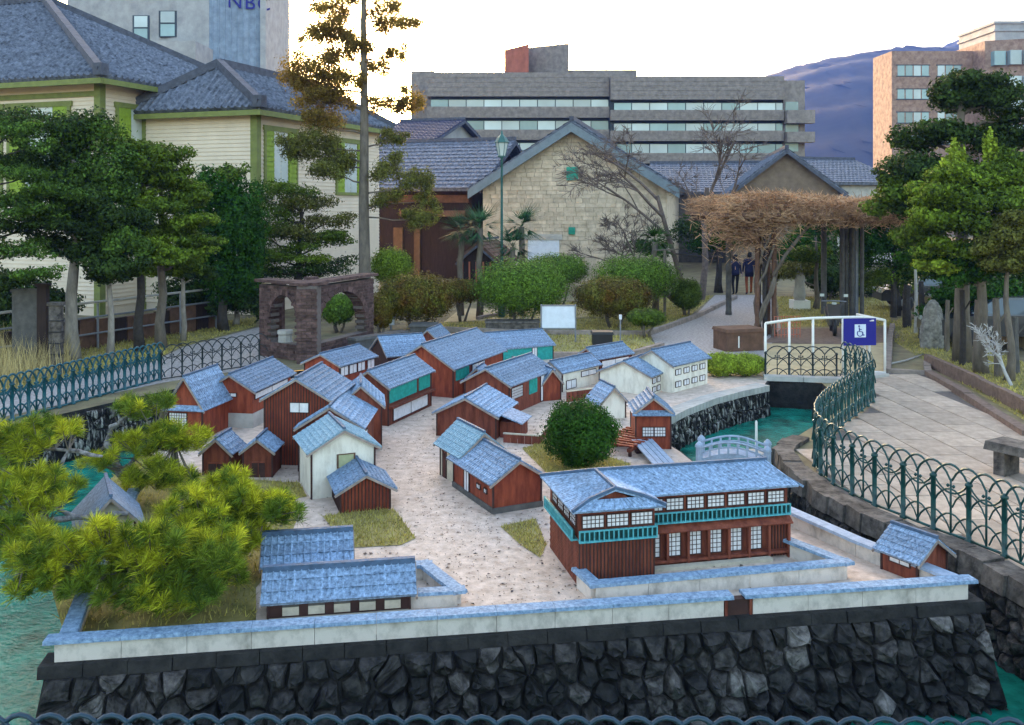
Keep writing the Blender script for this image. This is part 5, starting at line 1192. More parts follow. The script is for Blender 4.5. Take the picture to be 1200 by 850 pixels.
def car(label, loc, rz, m, van=False):
    e = thing('parked_van' if van else 'parked_car', label, 'van' if van else 'car', loc, rz); W2 = .84
    pr = [(0,.3),(0,.75),(.1,.95),(.5,1.0),(1.1,1.75),(3.9,1.85),(4.1,1.2),(4.15,.4)] if van else [(0,.35),(0,.62),(.15,.75),(1.05,.88),(1.75,1.36),(3.1,1.4),(3.75,.98),(4.15,.92),(4.2,.4)]
    k = len(pr); inset = lambda z: W2-(.14*(z-.9)/.5 if z > .9 else 0)
    mb = MB(); vs = [(x,-inset(z),z) for x, z in pr]+[(x,inset(z),z) for x, z in pr]
    mb.add(vs, [tuple(range(k)), tuple(range(2*k-1,k-1,-1))]+[(i,i+k,(i+1)%k+k,(i+1)%k) for i in range(k)]); bo = mb.build('body', m, e)
    zt_ = 1.62 if van else 1.31; xs_ = [(1.25,2.3),(2.36,3.5)] if not van else [(1.2,2.1),(2.2,3.8)]
    for s in (-1,1):
        for (a, b) in xs_: mb = MB(); y = lambda z: s*(inset(z)+.006); mb.add([(a-.25,y(.95),.95),(b+(.1 if b < 3 else .2),y(.95),.95),(b,y(zt_),zt_),(a+.35,y(zt_),zt_)], [(0,1,2,3)]); mb.build('side_window', 'glass_dark', e)
    mb = MB(); a, b = (pr[3],pr[4]); mb.add([(a[0]+.04,-.7,a[1]+.075),(a[0]+.04,.7,a[1]+.075),(b[0]-.06,.58,b[1]+.0),(b[0]-.06,-.58,b[1]+.0)], [(0,3,2,1)]); mb.build('windscreen', 'glass_dark', e)
    for x in (.8,3.35):
        for s in (-1,1):
            ring = [(x+.22*math.cos(2*math.pi*i/14), s*W2, .3+.22*math.sin(2*math.pi*i/14)) for i in range(15)]; mb = MB(); mb.tube(ring, .09, 6, cap=False); wl = mb.build('wheel', 'black_plastic', e, True)
            mb = MB(); mb.tube([(x,s*(W2-.05),.3),(x,s*(W2+.06),.3)], .17, 10); mb.build('rim', 'grey_metal', wl)
    for s in (-1,1): mb = MB(); mb.box((-.015,s*.5-.14,.62),(.05,s*.5+.14,.74)); mb.build('headlight', 'glass_pale', e); mb = MB(); mb.box((4.12,s*.6-.12,.7),(4.21,s*.6+.12,.84)); mb.build('tail_light', 'red_lamp', e)
    return e
p = W(118,240,36); car('pale blue-grey van glimpsed between the left tree trunks', (p.x-.8,36,0), R(-8), 'car_silver', True)
p = W(1120,240,25); car('dark car parked behind the posts at the right edge', (p.x-.6,25.6,0), R(-12), 'car_paint')
p = W(1060,240,33); car('dark car parked farther back behind the right-hand stone posts', (p.x-.4,34.5,0), R(-10), 'car_paint')
p0, p1 = G(1052,372), G(1225,430); L = (p1-p0).length; e = thing('tan_wall', 'low tan plastered wall behind the posts on the right', 'wall', (p0.x+.9,p0.y+.6,0), math.atan2(p1.y-p0.y,p1.x-p0.x))
mb = MB(); mb.box((0,0,0),(L,.16,.72)); mb.build('wall', 'sand', e); mb = MB(); mb.box((-.02,-.03,.72),(L+.02,.19,.78)); mb.build('coping', 'concrete', e)
PG = 'weathered posts along the right bed'
for (px, base, top, wd, m_, lab) in ((1047,372,318,9,'bark_dark','thin dark post nearest the pergola in the right row'),(1063,384,334,12,'bark_dark','dark stubby trunk second in the right row'),(1073,391,316,5,'twig_pale','thin pale stake leaning among the right row of posts'),
      (1080,397,330,9,'bark_dark','dark post just left of the big pale boulder'),(1110,412,352,7,'bark','short brown post right of the pale boulder'),(1128,428,340,9,'bark_dark','tallest near-black post in the right row'),
      (1145,434,352,12,'bark','stout grey-brown post right of the tallest black post'),(1170,442,350,11,'bark','grey post behind the bare white shrub'),(1191,438,372,10,'concrete_dark','square grey post at the right edge')):
    p0 = G(px,base); k = p0.y/F; h_ = (base-top)*k; r_ = wd*k*.38; e = thing('weathered_post', lab, 'post', p0, 0, PG); mb = MB()
    mb.tube([(0,0,0),(random.uniform(-.03,.03),0,h_*.5),(random.uniform(-.05,.05),.03,h_)], [r_*1.15,r_,r_*.85], 7); mb.build('shaft', m_, e)
    mb = MB(); mb.tube([(0,-r_*.3,h_*.7),(r_*2.2,-r_,h_*.86)], r_*.3, 5); mb.build('stub', m_, e)
p0 = G(1093,408); e = thing('boulder', 'tall pale lichen-covered standing boulder in the right bed', 'boulder', p0); mb = MB(); V = []
rr = random.Random(4); prof = [(.30,0),(.34,.25),(.33,.5),(.28,.8),(.23,1.05),(.15,1.2),(.05,1.28)]
mb.lathe([(r*rr.uniform(.9,1.1), z) for r, z in prof], 9); mb.v = [(x*rr.uniform(.85,1.15), y*.7*rr.uniform(.85,1.15), z) for x, y, z in mb.v]; mb.build('stone', 'lichen_stone', e)
p0 = G(1063,352); e = thing('stone_slab', 'upright grey stone slab at the end of the right bed', 'stone', p0); mb = MB(); mb.hexa([(-.5,0,0),(.6,0,0),(.6,.3,0),(-.5,.3,0),(-.42,.05,1.5),(.5,.05,1.65),(.5,.25,1.65),(-.42,.25,1.5)]); mb.build('stone', 'concrete', e)
p0 = G(1043,420); e = thing('garden_hose', 'thin pale hose lying across the right bed', 'hose', p0); mb = MB(); q = [G(*c)-p0+Vector((0,0,.03)) for c in ((1043,428),(1062,424),(1080,417),(1090,419))]; mb.tube(q, .022, 6); mb.build('tube', 'twig_pale', e, True)

# ------------------------------------------------------------------ people walking away
def person(label, loc, rz, top, legs, coat_len, bag=False, s=1.0, hair_long=False):
    e = thing('person', label, 'person', loc, rz)
    J = {'pel':(0,0,.93),'wai':(0,.0,1.08),'che':(0,0,1.30),'nec':(0,0,1.46),'hed':(0,.01,1.56),'top':(0,.0,1.68),
         'hl':(-.09,0,.9),'kl':(-.10,.06,.5),'al':(-.10,-.06,.09),'tl':(-.11,.09,.03),'hr':(.09,0,.9),'kr':(.10,.08,.52),'ar':(.10,.16,.10),'tr':(.10,.30,.04),
         'sl':(-.17,0,1.39),'el':(-.23,-.03,1.12),'wl':(-.24,.06,.88),'sr':(.17,0,1.39),'er':(.23,.02,1.12),'wr':(.24,-.05,.88)}
    Rr = {'pel':.14,'wai':.12,'che':.145,'nec':.055,'hed':.085,'top':.075,'hl':.095,'kl':.06,'al':.045,'tl':.035,'hr':.095,'kr':.06,'ar':.045,'tr':.035,'sl':.065,'el':.045,'wl':.032,'sr':.065,'er':.045,'wr':.032}
    E = [('pel','wai'),('wai','che'),('che','nec'),('nec','hed'),('hed','top'),('pel','hl'),('hl','kl'),('kl','al'),('al','tl'),('pel','hr'),('hr','kr'),('kr','ar'),('ar','tr'),('che','sl'),('sl','el'),('el','wl'),('che','sr'),('sr','er'),('er','wr')]
    fing = []
    for sd_, wn in ((-1,'wl'),(1,'wr')):
        wv = Vector(J[wn]); pn = 'p'+wn; J[pn] = tuple(wv+Vector((0,.01,-.07))); Rr[pn] = .032; E.append((wn,pn))
        for i in range(4): a, b = pn+'f%d' % i, pn+'g%d' % i; pv = Vector(J[pn]); J[a] = tuple(pv+Vector((0,(i-1.5)*.02,-.05))); J[b] = tuple(pv+Vector((-sd_*.012,(i-1.5)*.02,-.085-(.008 if i in (1,2) else 0)))); Rr[a] = .010; Rr[b] = .008; E += [(pn,a),(a,b)]
        a, b = pn+'t', pn+'u'; pv = Vector(J[wn]); J[a] = tuple(pv+Vector((0,.045,-.05))); J[b] = tuple(pv+Vector((0,.055,-.09))); Rr[a] = .011; Rr[b] = .009; E += [(pn,a),(a,b)]
    ks = list(J); me = bpy.data.meshes.new('body'); me.from_pydata([Vector(J[k])*s for k in ks], [(ks.index(a),ks.index(b)) for a, b in E], []); o = put('body', me, e)
    md = o.modifiers.new('skin','SKIN'); 
    for i, k in enumerate(ks): v = me.skin_vertices[0].data[i]; v.radius = (Rr[k]*s, Rr[k]*s*(.72 if k in ('pel','wai','che') else 1)); v.use_root = (k == 'pel')
    o.modifiers.new('sub','SUBSURF').levels = 1; o.modifiers['sub'].render_levels = 1
    dg = bpy.context.evaluated_depsgraph_get(); nm = bpy.data.meshes.new_from_object(o.evaluated_get(dg)); o.modifiers.clear(); o.data = nm; nm.materials.clear()
    for m_ in ('skin', top, legs, 'black_plastic'): nm.materials.append(MATS[m_])
    for p in nm.polygons:
        c = p.center/s; hand = abs(c.x) > .19 and c.z < .90
        p.material_index = 3 if c.z < .1 else 2 if (c.z < .92 and abs(c.x) < .2) else 0 if (c.z > 1.45 or hand) else 1
        p.use_smooth = True
    mb = MB(); mb.lathe([(.17*s,coat_len*s),(.175*s,1.0*s),(.16*s,1.12*s),(.185*s,1.3*s),(.17*s,1.40*s),(.06*s,1.475*s)], 14); mb.v = [(x,y*.78,z) for x, y, z in mb.v]; mb.build('coat', top, e, True)
    mb = MB(); mb.lathe([(.05*s,(1.36 if hair_long else 1.47)*s),(.098*s,1.52*s),(.105*s,1.62*s),(.085*s,1.70*s),(.02*s,1.735*s)], 12, (0,-.012,0)); mb.build('hair', 'hair', e, True)
    mb = MB()
    for x in (-.035,.035): mb.lathe([(.001,-.012),(.012,0),(.001,.012)], 6, (x*s,.10*s,1.575*s))
    mb.build('eyes', 'black_plastic', e)
    if bag:
        b = thing('shoulder_bag', 'white bag carried by the walker in dark clothes', 'bag', Vector(loc)+Vector((-.30,-.02,.78))); mb = MB(); mb.hexa([(-.05,-.16,0),(.05,-.16,0),(.05,.16,0),(-.05,.16,0),(-.035,-.14,.34),(.035,-.14,.34),(.035,.14,.34),(-.035,.14,.34)]); mb.build('pouch', 'cloth_white', b); mb = MB(); mb.tube([(0,-.1,.34),(.08,-.06,.55),(.14,0,.62),(.08,.06,.55),(0,.1,.34)], .01, 5); mb.build('strap', 'cloth_white', b)
    return e
p0 = G(862,346); person('person in dark top and black trousers walking away along the path', (p0.x,p0.y,.006), R(6), 'person_navy', 'person_black', .86, True, .98, True)
p0 = G(878,345.5); person('person in long navy coat and rust-coloured trousers walking away', (p0.x,p0.y,.006), R(-4), 'person_navy', 'person_rust', .72, False, 1.06)
# ------------------------------------------------------------------ trees, shrubs, plants
def tree(name, label, base, trunk_top, r, blobs, n, size, lm, bm='bark', cat='tree', group=None, shell=.5, aspect=.55, mats=None, lean=.06, limbs=True, rough=.22, jitter=.7, lr=.35, rscale=1.22, zscale=1.0):
    """blobs: (px, py, dY, rx_px, rz_px[, leaf material]) seen from the camera, with dY metres behind the trunk"""
    base = Vector(base); e = thing(name, label, cat, base, 0, group); k = base.y/F
    ht = trunk_top; tr = MB(); pts = wob((0,0,-.05), (0,0,ht), 6, lean); tr.tube(pts, [r*(1.25 if i == 0 else 1-.11*i) for i in range(7)], 9)
    to = tr.build('trunk', bm, e, True); B = {}; lb = MB()
    for b in blobs:
        Y = base.y+b[2]; c = W(b[0], b[1], Y)-base; kk = Y/F; rx, rz = b[3]*kk, b[4]*kk; m = b[5] if len(b) > 5 else lm
        rx *= rscale; rz *= rscale*zscale; B.setdefault(m, []).append((c.x,c.y,c.z,rx*.62,rx*.58,rz*.62))
        for q in range(6):
            a_ = 6.28*q/6+random.uniform(-.4,.4); f_ = random.uniform(.5,.78); B[m].append((c.x+rx*f_*math.cos(a_), c.y+rx*.85*f_*math.sin(a_), c.z+rz*random.uniform(-.45,.45), rx*random.uniform(.3,.48), rx*random.uniform(.3,.45), rz*random.uniform(.35,.55)))
        if limbs:
            zs = min(ht*.97, max(ht*.3, c.z-rx*.5)); t = zs/ht; i = min(5, int(t*6)); st = pts[i].lerp(pts[i+1], t*6-i)
            lb = MB(); lb.tube(wob(st, (c.x,c.y,c.z-rz*.2), 4, rx*.10), [r*lr,r*lr*.8,r*lr*.6,r*lr*.45,r*lr*.25], 5); lb.build('limb', bm, e, True)
    tot = sum(bb[3]*bb[5] for v in B.values() for bb in v)
    for m, v in B.items():
        put('crown', crown_mesh('crown', v, int(1.65*n*sum(bb[3]*bb[5] for bb in v)/tot), size*.78, m, aspect, shell, rough=rough, jitter=jitter), e)
    return e
# row along the left
tree('cloud_pine', 'dark cloud-pruned pine with flat green pads cut by the left edge', G(-18,428), 5.2, .16,
     [(0,140,0,45,18,'leaf_dark'),(18,152,-.6,28,14),(40,172,-.5,24,11),(5,190,-.3,30,16,'leaf_dark'),(28,205,-.9,30,13),(60,222,-.8,30,12),(15,232,-.4,36,14),(35,248,-.6,36,12),(10,265,-.3,34,14,'leaf_dark'),(60,262,-.2,30,12,'leaf_dark'),(20,292,-.6,38,14),(44,320,-.8,26,10),(5,330,-.3,30,14,'leaf_dark')], 20000, .045, 'leaf_pad', 'bark_dark', lr=.25)
tree('pruned_tree', 'tall dark evergreen with pale mottled trunk, second in the left row', G(86,422), 4.9, .17,
     [(70,148,.3,48,24),(105,165,.4,45,28,'leaf_pad'),(60,185,.2,40,25),(115,195,.3,42,28,'leaf_pad'),(85,215,.3,45,30),(130,222,.4,34,25,'leaf_pad'),(70,255,.3,38,24),(110,262,.2,38,24),(95,240,-.5,36,22),(58,282,.1,22,14),(90,290,.6,30,20)], 21000, .06, 'leaf_dark', 'bark_pale')
tree('pruned_tree', 'slim evergreen with thin trunk and dense dark crown, third in the left row', G(129,421), 3.6, .09,
     [(130,262,-.2,40,26),(112,300,-.3,30,22),(138,310,-.4,30,20),(150,285,-.3,28,18,'leaf_pad'),(125,325,-.2,22,12)], 11000, .055, 'leaf_dark', 'bark_pale')
tree('pruned_tree', 'mid green layered evergreen with dark trunk, fourth in the left row', G(164,413), 4.6, .13,
     [(150,172,0,26,16),(185,180,.2,32,18),(165,200,.1,36,18),(200,205,.3,24,14),(158,228,0,30,15,'leaf_bright'),(178,245,-.3,34,14),(150,265,-.2,32,15,'leaf_bright'),(170,288,-.5,36,13,'leaf_bright'),(150,312,-.3,26,10),(190,305,-.6,20,8,'leaf_bright')], 18000, .055, 'leaf_mid', 'bark_dark')
tree('pruned_tree', 'bright layered evergreen with straight pale trunk, fifth in the left row', G(189,408), 4.3, .14,
     [(205,215,0,32,14),(222,232,-.1,26,12),(198,240,-.2,32,13),(226,260,-.3,28,11,'leaf_bright'),(200,270,-.2,34,12),(235,285,-.4,25,9),(215,298,-.5,34,11,'leaf_bright'),(195,305,-.5,24,9)], 15000, .055, 'leaf_mid', 'bark')
tree('leaning_tree', 'thin leaning pale trunk with sparse leaves, sixth in the left row', G(214,400), 3.0, .08, [(212,312,-.2,26,12),(196,318,-.3,18,8,'leaf_bright'),(230,320,.2,20,10,'leaf_dark')], 3500, .06, 'leaf_mid', 'bark_pale', lean=.12)
tree('broad_evergreen', 'dense deep green column-shaped evergreen before the cream house', G(262,388), 3.6, .15,
     [(255,215,0,30,24),(272,204,0,16,12,'leaf_mid'),(245,240,.1,36,28),(278,245,0,28,34),(255,275,0,44,38),(282,290,-.2,28,42),(250,315,.1,42,34),(275,335,0,28,28)], 24000, .06, 'leaf_deep', 'bark_dark', shell=.6)
tree('small_trunk_tree', 'short pale-trunked evergreen under the dense column tree', G(276,381), 1.6, .10, [(280,330,.4,20,18),(268,345,.5,18,14)], 3000, .055, 'leaf_dark', 'bark_pale')
tree('layered_pine', 'layered olive-green pine pads behind the brick ruin', G(352,372), 4.0, .14,
     [(335,225,0,36,14,'leaf_mid'),(318,245,0,28,16),(358,240,.1,36,14,'leaf_olive_green'),(382,260,.2,30,12,'leaf_olive_green'),(310,275,0,30,18),(345,272,-.1,34,14,'leaf_olive_green'),(375,282,.1,32,12),(325,298,-.2,30,14),(362,303,-.3,24,8,'leaf_bright'),(300,308,0,26,18),(395,278,.1,20,10),(340,318,.3,40,12,'leaf_dark'),(385,312,.5,28,14,'leaf_dark')], 20000, .055, 'leaf_mid', 'bark_dark')
# tall conifer
con = tree('tall_conifer', 'tall thin conifer with golden-brown foliage against the sky', G(427,381), 11.5, .21,
     [(392,8,.2,30,12),(452,10,.1,22,8),(462,24,-.2,28,11),(378,36,.1,26,14),(400,62,.2,24,14),(364,78,-.1,28,16),(350,96,.2,22,13),(410,90,-.3,20,12),(438,80,.3,18,9),(462,62,.1,16,9),(452,122,.1,22,9),(480,117,.2,18,14),(376,142,-.2,24,13),
      (365,172,.1,30,18,'leaf_olive_green'),(342,167,.2,16,10,'leaf_olive_green'),(398,186,.2,22,14,'leaf_olive_green'),(454,195,-.1,20,14,'leaf_olive_green'),(488,212,.1,22,14,'leaf_olive_green'),(500,232,.1,14,10,'leaf_olive_green'),(492,256,-.1,22,12,'leaf_olive_green'),(462,162,.2,18,8,'leaf_olive_green'),(385,200,-.2,22,10,'leaf_olive_green'),(455,232,.1,20,10,'leaf_olive_green'),(395,40,.3,22,13),(385,95,.3,24,13),(420,50,-.2,18,10),(372,112,.1,24,12),(395,118,.1,20,11),(436,-14,.1,28,14),(410,-30,0,22,12),(430,-50,0,18,14)],
     52000, .06, 'leaf_olive', 'bark', zscale=1.45, rscale=1.22, shell=.2, aspect=.35, lean=.04, lr=.16, rough=.35)
# big trees at the right
tree('cloud_tree', 'tall cloud-pruned tree with dark pads in front of the brick office', G(1128,424), 7.0, .2,
     [(1142,100,0,36,15),(1120,118,.2,30,16),(1165,112,.1,34,16),(1128,95,.3,18,10),(1085,160,.2,36,16),(1115,155,-.2,30,14),(1070,195,.1,36,20),(1100,205,-.2,40,22),(1058,215,.2,26,14,'leaf_mid'),(1150,165,.4,34,18),(1185,160,.3,34,18),(1130,235,-.4,36,20,'leaf_mid'),(1045,232,.3,30,16,'leaf_mid'),(1075,240,.4,34,16),(1195,200,.5,30,18),(1180,135,.2,26,12)], 26000, .065, 'leaf_dark', 'bark', zscale=1.3)
tree('sprouting_tree', 'bright lime-green sprouting tree at the right edge, below the dark cloud-pruned tree', G(1150,437), 4.2, .14,
     [(1120,190,0,10,26,'leaf_lime'),(1108,205,0,12,20,'leaf_lime'),(1160,175,0,7,24,'leaf_lime'),(1130,210,-.2,36,16,'leaf_bright'),(1165,205,0,34,18),(1190,190,0,26,16),(1105,228,-.2,32,16,'leaf_bright'),(1150,232,-.4,40,18),(1190,235,-.2,34,20,'leaf_bright'),(1095,258,-.3,30,14,'leaf_bright'),(1130,262,-.5,36,16),(1110,290,-.3,32,14,'leaf_bright'),(1145,300,-.2,34,16,'leaf_deep'),(1100,312,-.2,22,9,'leaf_lime'),(1130,320,0,30,14,'leaf_deep'),(1195,270,.2,34,20,'leaf_deep'),(1170,310,.3,36,18,'leaf_deep'),(1075,275,.3,26,14),(1085,300,.4,28,14,'leaf_deep')], 30000, .06, 'leaf_mid', 'bark', zscale=1.15)
tree('round_bush_tree', 'olive rounded bush tree leaning in from the right edge', G(1182,446), 2.6, .1, [(1178,275,-.3,30,20),(1195,262,-.3,28,18),(1165,290,-.2,22,14),(1190,300,-.2,30,18)], 12000, .045, 'leaf_olive_green', 'bark', shell=.6)
tree('hedge_tree', 'dark leafy hedge tree behind the pergola columns on the right', G(1050,370), 3.0, .14, [(1040,250,0,36,22),(1060,285,0,34,26),(1030,295,.2,36,30),(1075,310,-.2,30,22),(1048,325,0,34,22,'leaf_mid'),(1015,270,.5,30,24)], 16000, .06, 'leaf_deep', 'bark_dark', shell=.55)
tree('hedge_tree', 'dark evergreen filling the view between the two pergola columns', G(965,350), 3.0, .14, [(950,285,1,34,24),(975,265,.8,36,22),(930,300,.6,26,20),(965,310,.5,34,26,'leaf_dark'),(985,330,.5,26,22,'leaf_dark'),(1020,330,1,26,24,'leaf_dark')], 13000, .07, 'leaf_deep', 'bark_dark')
tree('path_tree', 'leafy tree beside the path behind the left pergola column', G(842,343), 2.8, .17, [(840,285,.5,34,16),(870,275,.8,30,14),(815,270,.6,26,18,'leaf_dark'),(760,290,0,22,14,'leaf_dark'),(850,262,1.2,34,14)], 9000, .07, 'leaf_deep', 'bark_dark')
tree('slender_tree', 'slender grey trunk on the lawn left of the scooter', G(956,362), 2.6, .11, [(950,300,.2,22,14),(925,318,.2,26,12,'leaf_olive_green')], 3500, .06, 'leaf_mid', 'bark')
tree('dark_fill', 'added dark foliage standing in for the shadow under the left trees, behind the panel board', G(30,392), 1.4, .06, [(-20,335,0,40,26),(25,345,0,36,24),(60,352,.2,28,20),(0,372,0,40,22),(50,378,0,36,20)], 12000, .07, 'leaf_dark', 'bark_dark', cat='hedge')  # dark leaves added in place of the shadow under the tree row
tree('dark_fill', 'added dark foliage standing in for the shadow below the dense column tree left of the brick ruin', G(240,382), 1.2, .06, [(225,345,0,30,22),(255,352,0,32,22),(290,352,0,24,20)], 8000, .07, 'leaf_dark', 'bark_dark', cat='hedge')  # added foliage, stands for the shade beneath the crowns here
tree('dark_fill', 'dense dark hedge behind the posts at the right edge', G(1165,404), 1.4, .06, [(1130,345,0,34,22),(1165,345,.3,34,24),(1200,345,.3,34,24),(1110,360,.5,26,18),(1150,365,.2,30,16),(1195,370,.2,32,18),(1230,350,.3,34,26)], 14000, .06, 'leaf_deep', 'bark_dark', cat='hedge')
# clipped shrubs
def shrub(label, px, py, rx, rz, basepy, m, n=7000, size=.04, legs=3, core=True):
    b = G(px, basepy); k = b.y/F; e = thing('clipped_shrub', label, 'shrub', b, 0, 'clipped shrubs in the beds behind the model'); c = W(px,py,b.y)-b; st = MB()
    for i in range(legs): a = 6.28*i/legs; st.tube(wob((.15*math.cos(a)*rx*k,.1*math.sin(a),0), (c.x+.5*math.cos(a)*rx*k, .4*math.sin(a)*rx*k, c.z*.85), 3, .04), [.045,.035,.03,.015], 5)
    st.build('stems', 'bark', e, True)
    bl = [(c.x,c.y,c.z,rx*k*1.02,rx*k*.9,rz*k*1.08),(c.x,c.y,c.z,rx*k*.8,rx*k*.7,rz*k*.85)]+[(c.x+rx*k*.42*math.cos(t), rx*k*.4*math.sin(t), c.z+rz*k*random.uniform(-.1,.12), rx*k*.55, rx*k*.5, rz*k*.85) for t in np.arange(0,6.2,1.5)]
    put('foliage', crown_mesh('foliage', bl, int(n*2.0), size*.8, m, .6, .84, rough=.045, jitter=.38), e); return e
shrub('large round green shrub on bare stems behind the reading panel', 610, 337, 55, 32, 385, 'leaf_shrub', 14000)
shrub('green dome shrub behind and right of the large round one', 652, 316, 38, 18, 366, 'leaf_shrub', 8000)
shrub('wide green dome shrub in front of the bare cherry tree', 745, 326, 50, 26, 372, 'leaf_shrub', 12000)
shrub('low russet-topped dome shrub right of the reading panel', 718, 348, 45, 22, 384, 'leaf_russet', 12000)
shrub('dark russet dome shrub right of the brick ruin', 487, 349, 46, 27, 390, 'leaf_russet', 12000)
shrub('light green loose shrub below the conifer trunk', 458, 312, 25, 20, 372, 'leaf_bright', 6000)
shrub('small green round shrub by the path edge', 804, 345, 18, 17, 370, 'leaf_mid', 5000)
shrub('small olive dome shrub between the large round shrub and russet dome', 541, 341, 24, 13, 377, 'leaf_russet', 5000)
shrub('small olive shrub at the right end of the brick ruin', 446, 365, 15, 18, 396, 'leaf_russet', 4000)
shrub('dark round shrub seen through the wide arch of the ruin', 396, 362, 20, 17, 390, 'leaf_shrub', 5000)
shrub('low spreading green shrub in the bed right of the reading panel', 757, 372, 22, 10, 396, 'leaf_mid', 3500)
shrub('low yellow-green hedge clump beside the white storehouses', 845, 427, 22, 13, 441, 'leaf_lime', 5000, .03)
shrub('right half of the yellow-green hedge beside the white railing', 874, 427, 22, 12, 441, 'leaf_lime', 5000, .03)
shrub('dark squat shrub under the left conifer beside the path', 968, 326, 24, 16, 352, 'leaf_dark', 4000, .06)
# round tree on the model
b = G(668,548); mt = thing('round_tree', 'round clipped dark green tree on the model lawn', 'tree', b); mb = MB(); mb.tube(wob((0,0,0),(.02,0,.35),3,.02), [.05,.04,.035,.03], 7); mb.build('trunk', 'bark', mt, True)
k = b.y/F; c = W(679,507,b.y)-b
bl = [(c.x,c.y,c.z,40*k,40*k,35*k)]
for q in range(34):
    u_ = Vector(unit(1)[0]); q_ = random.uniform(26,34)*k; r_ = random.uniform(11,19)*k; bl.append((c.x+u_.x*q_*1.05, c.y+u_.y*q_*1.05, c.z+u_.z*q_*.92, r_, r_, r_*.85))
put('crown', crown_mesh('crown', bl, 34000, .018, 'leaf_deep', .6, .7, rough=.16, jitter=.6), mt)
# cycads / fan palms
def palm(label, px, py, basepy, nf, ln, m='leaf_cycad', head=True):
    b = G(px, basepy); c = W(px,py,b.y)-b; e = thing('fan_palm', label, 'palm', b, 0, 'palms before the stone warehouse'); mb = MB(); mb.tube(wob((0,0,0),(c.x,c.y,c.z),5,.05), [.13,.11,.10,.10,.10,.09], 8); mb.build('trunk', 'bark', e, True)
    V = []
    for i in range(nf):
        a = random.uniform(0,6.28); el = random.uniform(-.5,1.2); d = Vector((math.cos(a)*math.cos(el), math.sin(a)*math.cos(el), math.sin(el))); sd_ = d.cross(Vector((0,0,1))).normalized(); l = ln*random.uniform(.7,1.1)
        for j in range(9):
            t = (j-4)/4; dd = (d+sd_*t*.75).normalized(); o = c+d*l*.35; tip = o+dd*l*.65-Vector((0,0,.15*l*abs(t)+.08*l)); wv = dd.cross(d.cross(sd_)).normalized()*.022
            V += [tuple(o-wv), tuple(o+wv), tuple(tip)]
        wv = sd_*.012; o = c+d*l*.4; V += [tuple(c-wv), tuple(c+wv), tuple(o)]
    put('fronds', np_mesh('fronds', np.array(V), 3, m), e); return e
palm('spiky fan palm in front of the dark kiosk', 562, 268, 372, 34, 1.25); palm('fan palm left of the green lamp post, partly behind the spiky one', 540, 272, 370, 28, 1.15)
palm('fan palm right of the green lamp post', 611, 266, 370, 32, 1.1); palm('low fan palm at the foot of the green lamp post', 601, 290, 372, 28, 1.05); palm('small palm before the right door of the warehouse', 768, 284, 366, 30, 1.1, 'leaf_deep')
# bare trees
def bare(name, label, base, ht, r, spread, levels, m, seed, lean=(0,0), cat='bare tree', twn=6, fr=.9):
    rr = random.Random(seed); e = thing(name, label, cat, base); mb = MB(); tw = MB()
    def grow(p, d, l, rad, lev):
        k = 3; pts = [p]; q = p.copy(); dd = d.copy()
        for i in range(k): dd = (dd+Vector((rr.gauss(0,.16),rr.gauss(0,.16),rr.gauss(0,.1)))).normalized(); q = q+dd*l/k; pts.append(q.copy())
        (mb if lev < 2 else tw).tube(pts, [rad, rad*.85, rad*.72, rad*.6], 6 if lev < 2 else 3, cap=False)
        if lev >= levels: return
        for i in range(rr.randint(3,4) if lev < levels-1 else twn):
            t = rr.uniform(.35,1.0); i0 = min(2, int(t*3)); s0 = pts[i0].lerp(pts[i0+1], t*3-i0)
            nd = (dd+Vector((rr.gauss(0,spread),rr.gauss(0,spread),rr.gauss(.1,spread*.6)))).normalized(); grow(s0, nd, l*rr.uniform(.5,.78)*fr, max(.010,rad*.52), lev+1)
    grow(Vector((0,0,0)), Vector((lean[0],lean[1],1)).normalized(), ht, r, 0); mb.build('trunk', m, e, True); tw.build('twigs', 'twig' if m != 'twig_pale' else m, e); return e
bare('bare_cherry', 'bare cherry tree with spreading twigs left of the vine pergola', G(806,362), 4.3, .12, .68, 5, 'twig', 11, (-.06,0), twn=9); bare('bare_cherry', 'low leaning bare tree reaching left across the stone warehouse wall', G(800,360), 3.3, .11, .60, 5, 'twig', 5, (-1.1,0), twn=9)
bare('bare_cherry', 'bare dark-trunked tree beside the two walkers', G(822,352), 4.6, .15, .60, 5, 'twig', 21, (.02,0), twn=9); bare('bare_shrub', 'bare whitish shrub with forked branches at the right edge', G(1185,452), .9, .04, .6, 4, 'twig_pale', 8, (-.45,-.1), 'bare shrub', 3)
# support stake by cherry
p0 = G(779,372); e = thing('stake', 'grey wooden stake beside the small round shrub by the path', 'stake', p0); mb = MB(); mb.tube([(0,0,0),(0,0,2.3)], .05, 7); mb.build('rod', 'bark', e); mb = MB(); mb.tube([(-.4,0,2.25),(.5,0,2.3)], .03, 6); mb.build('crossbar', 'bark', e)
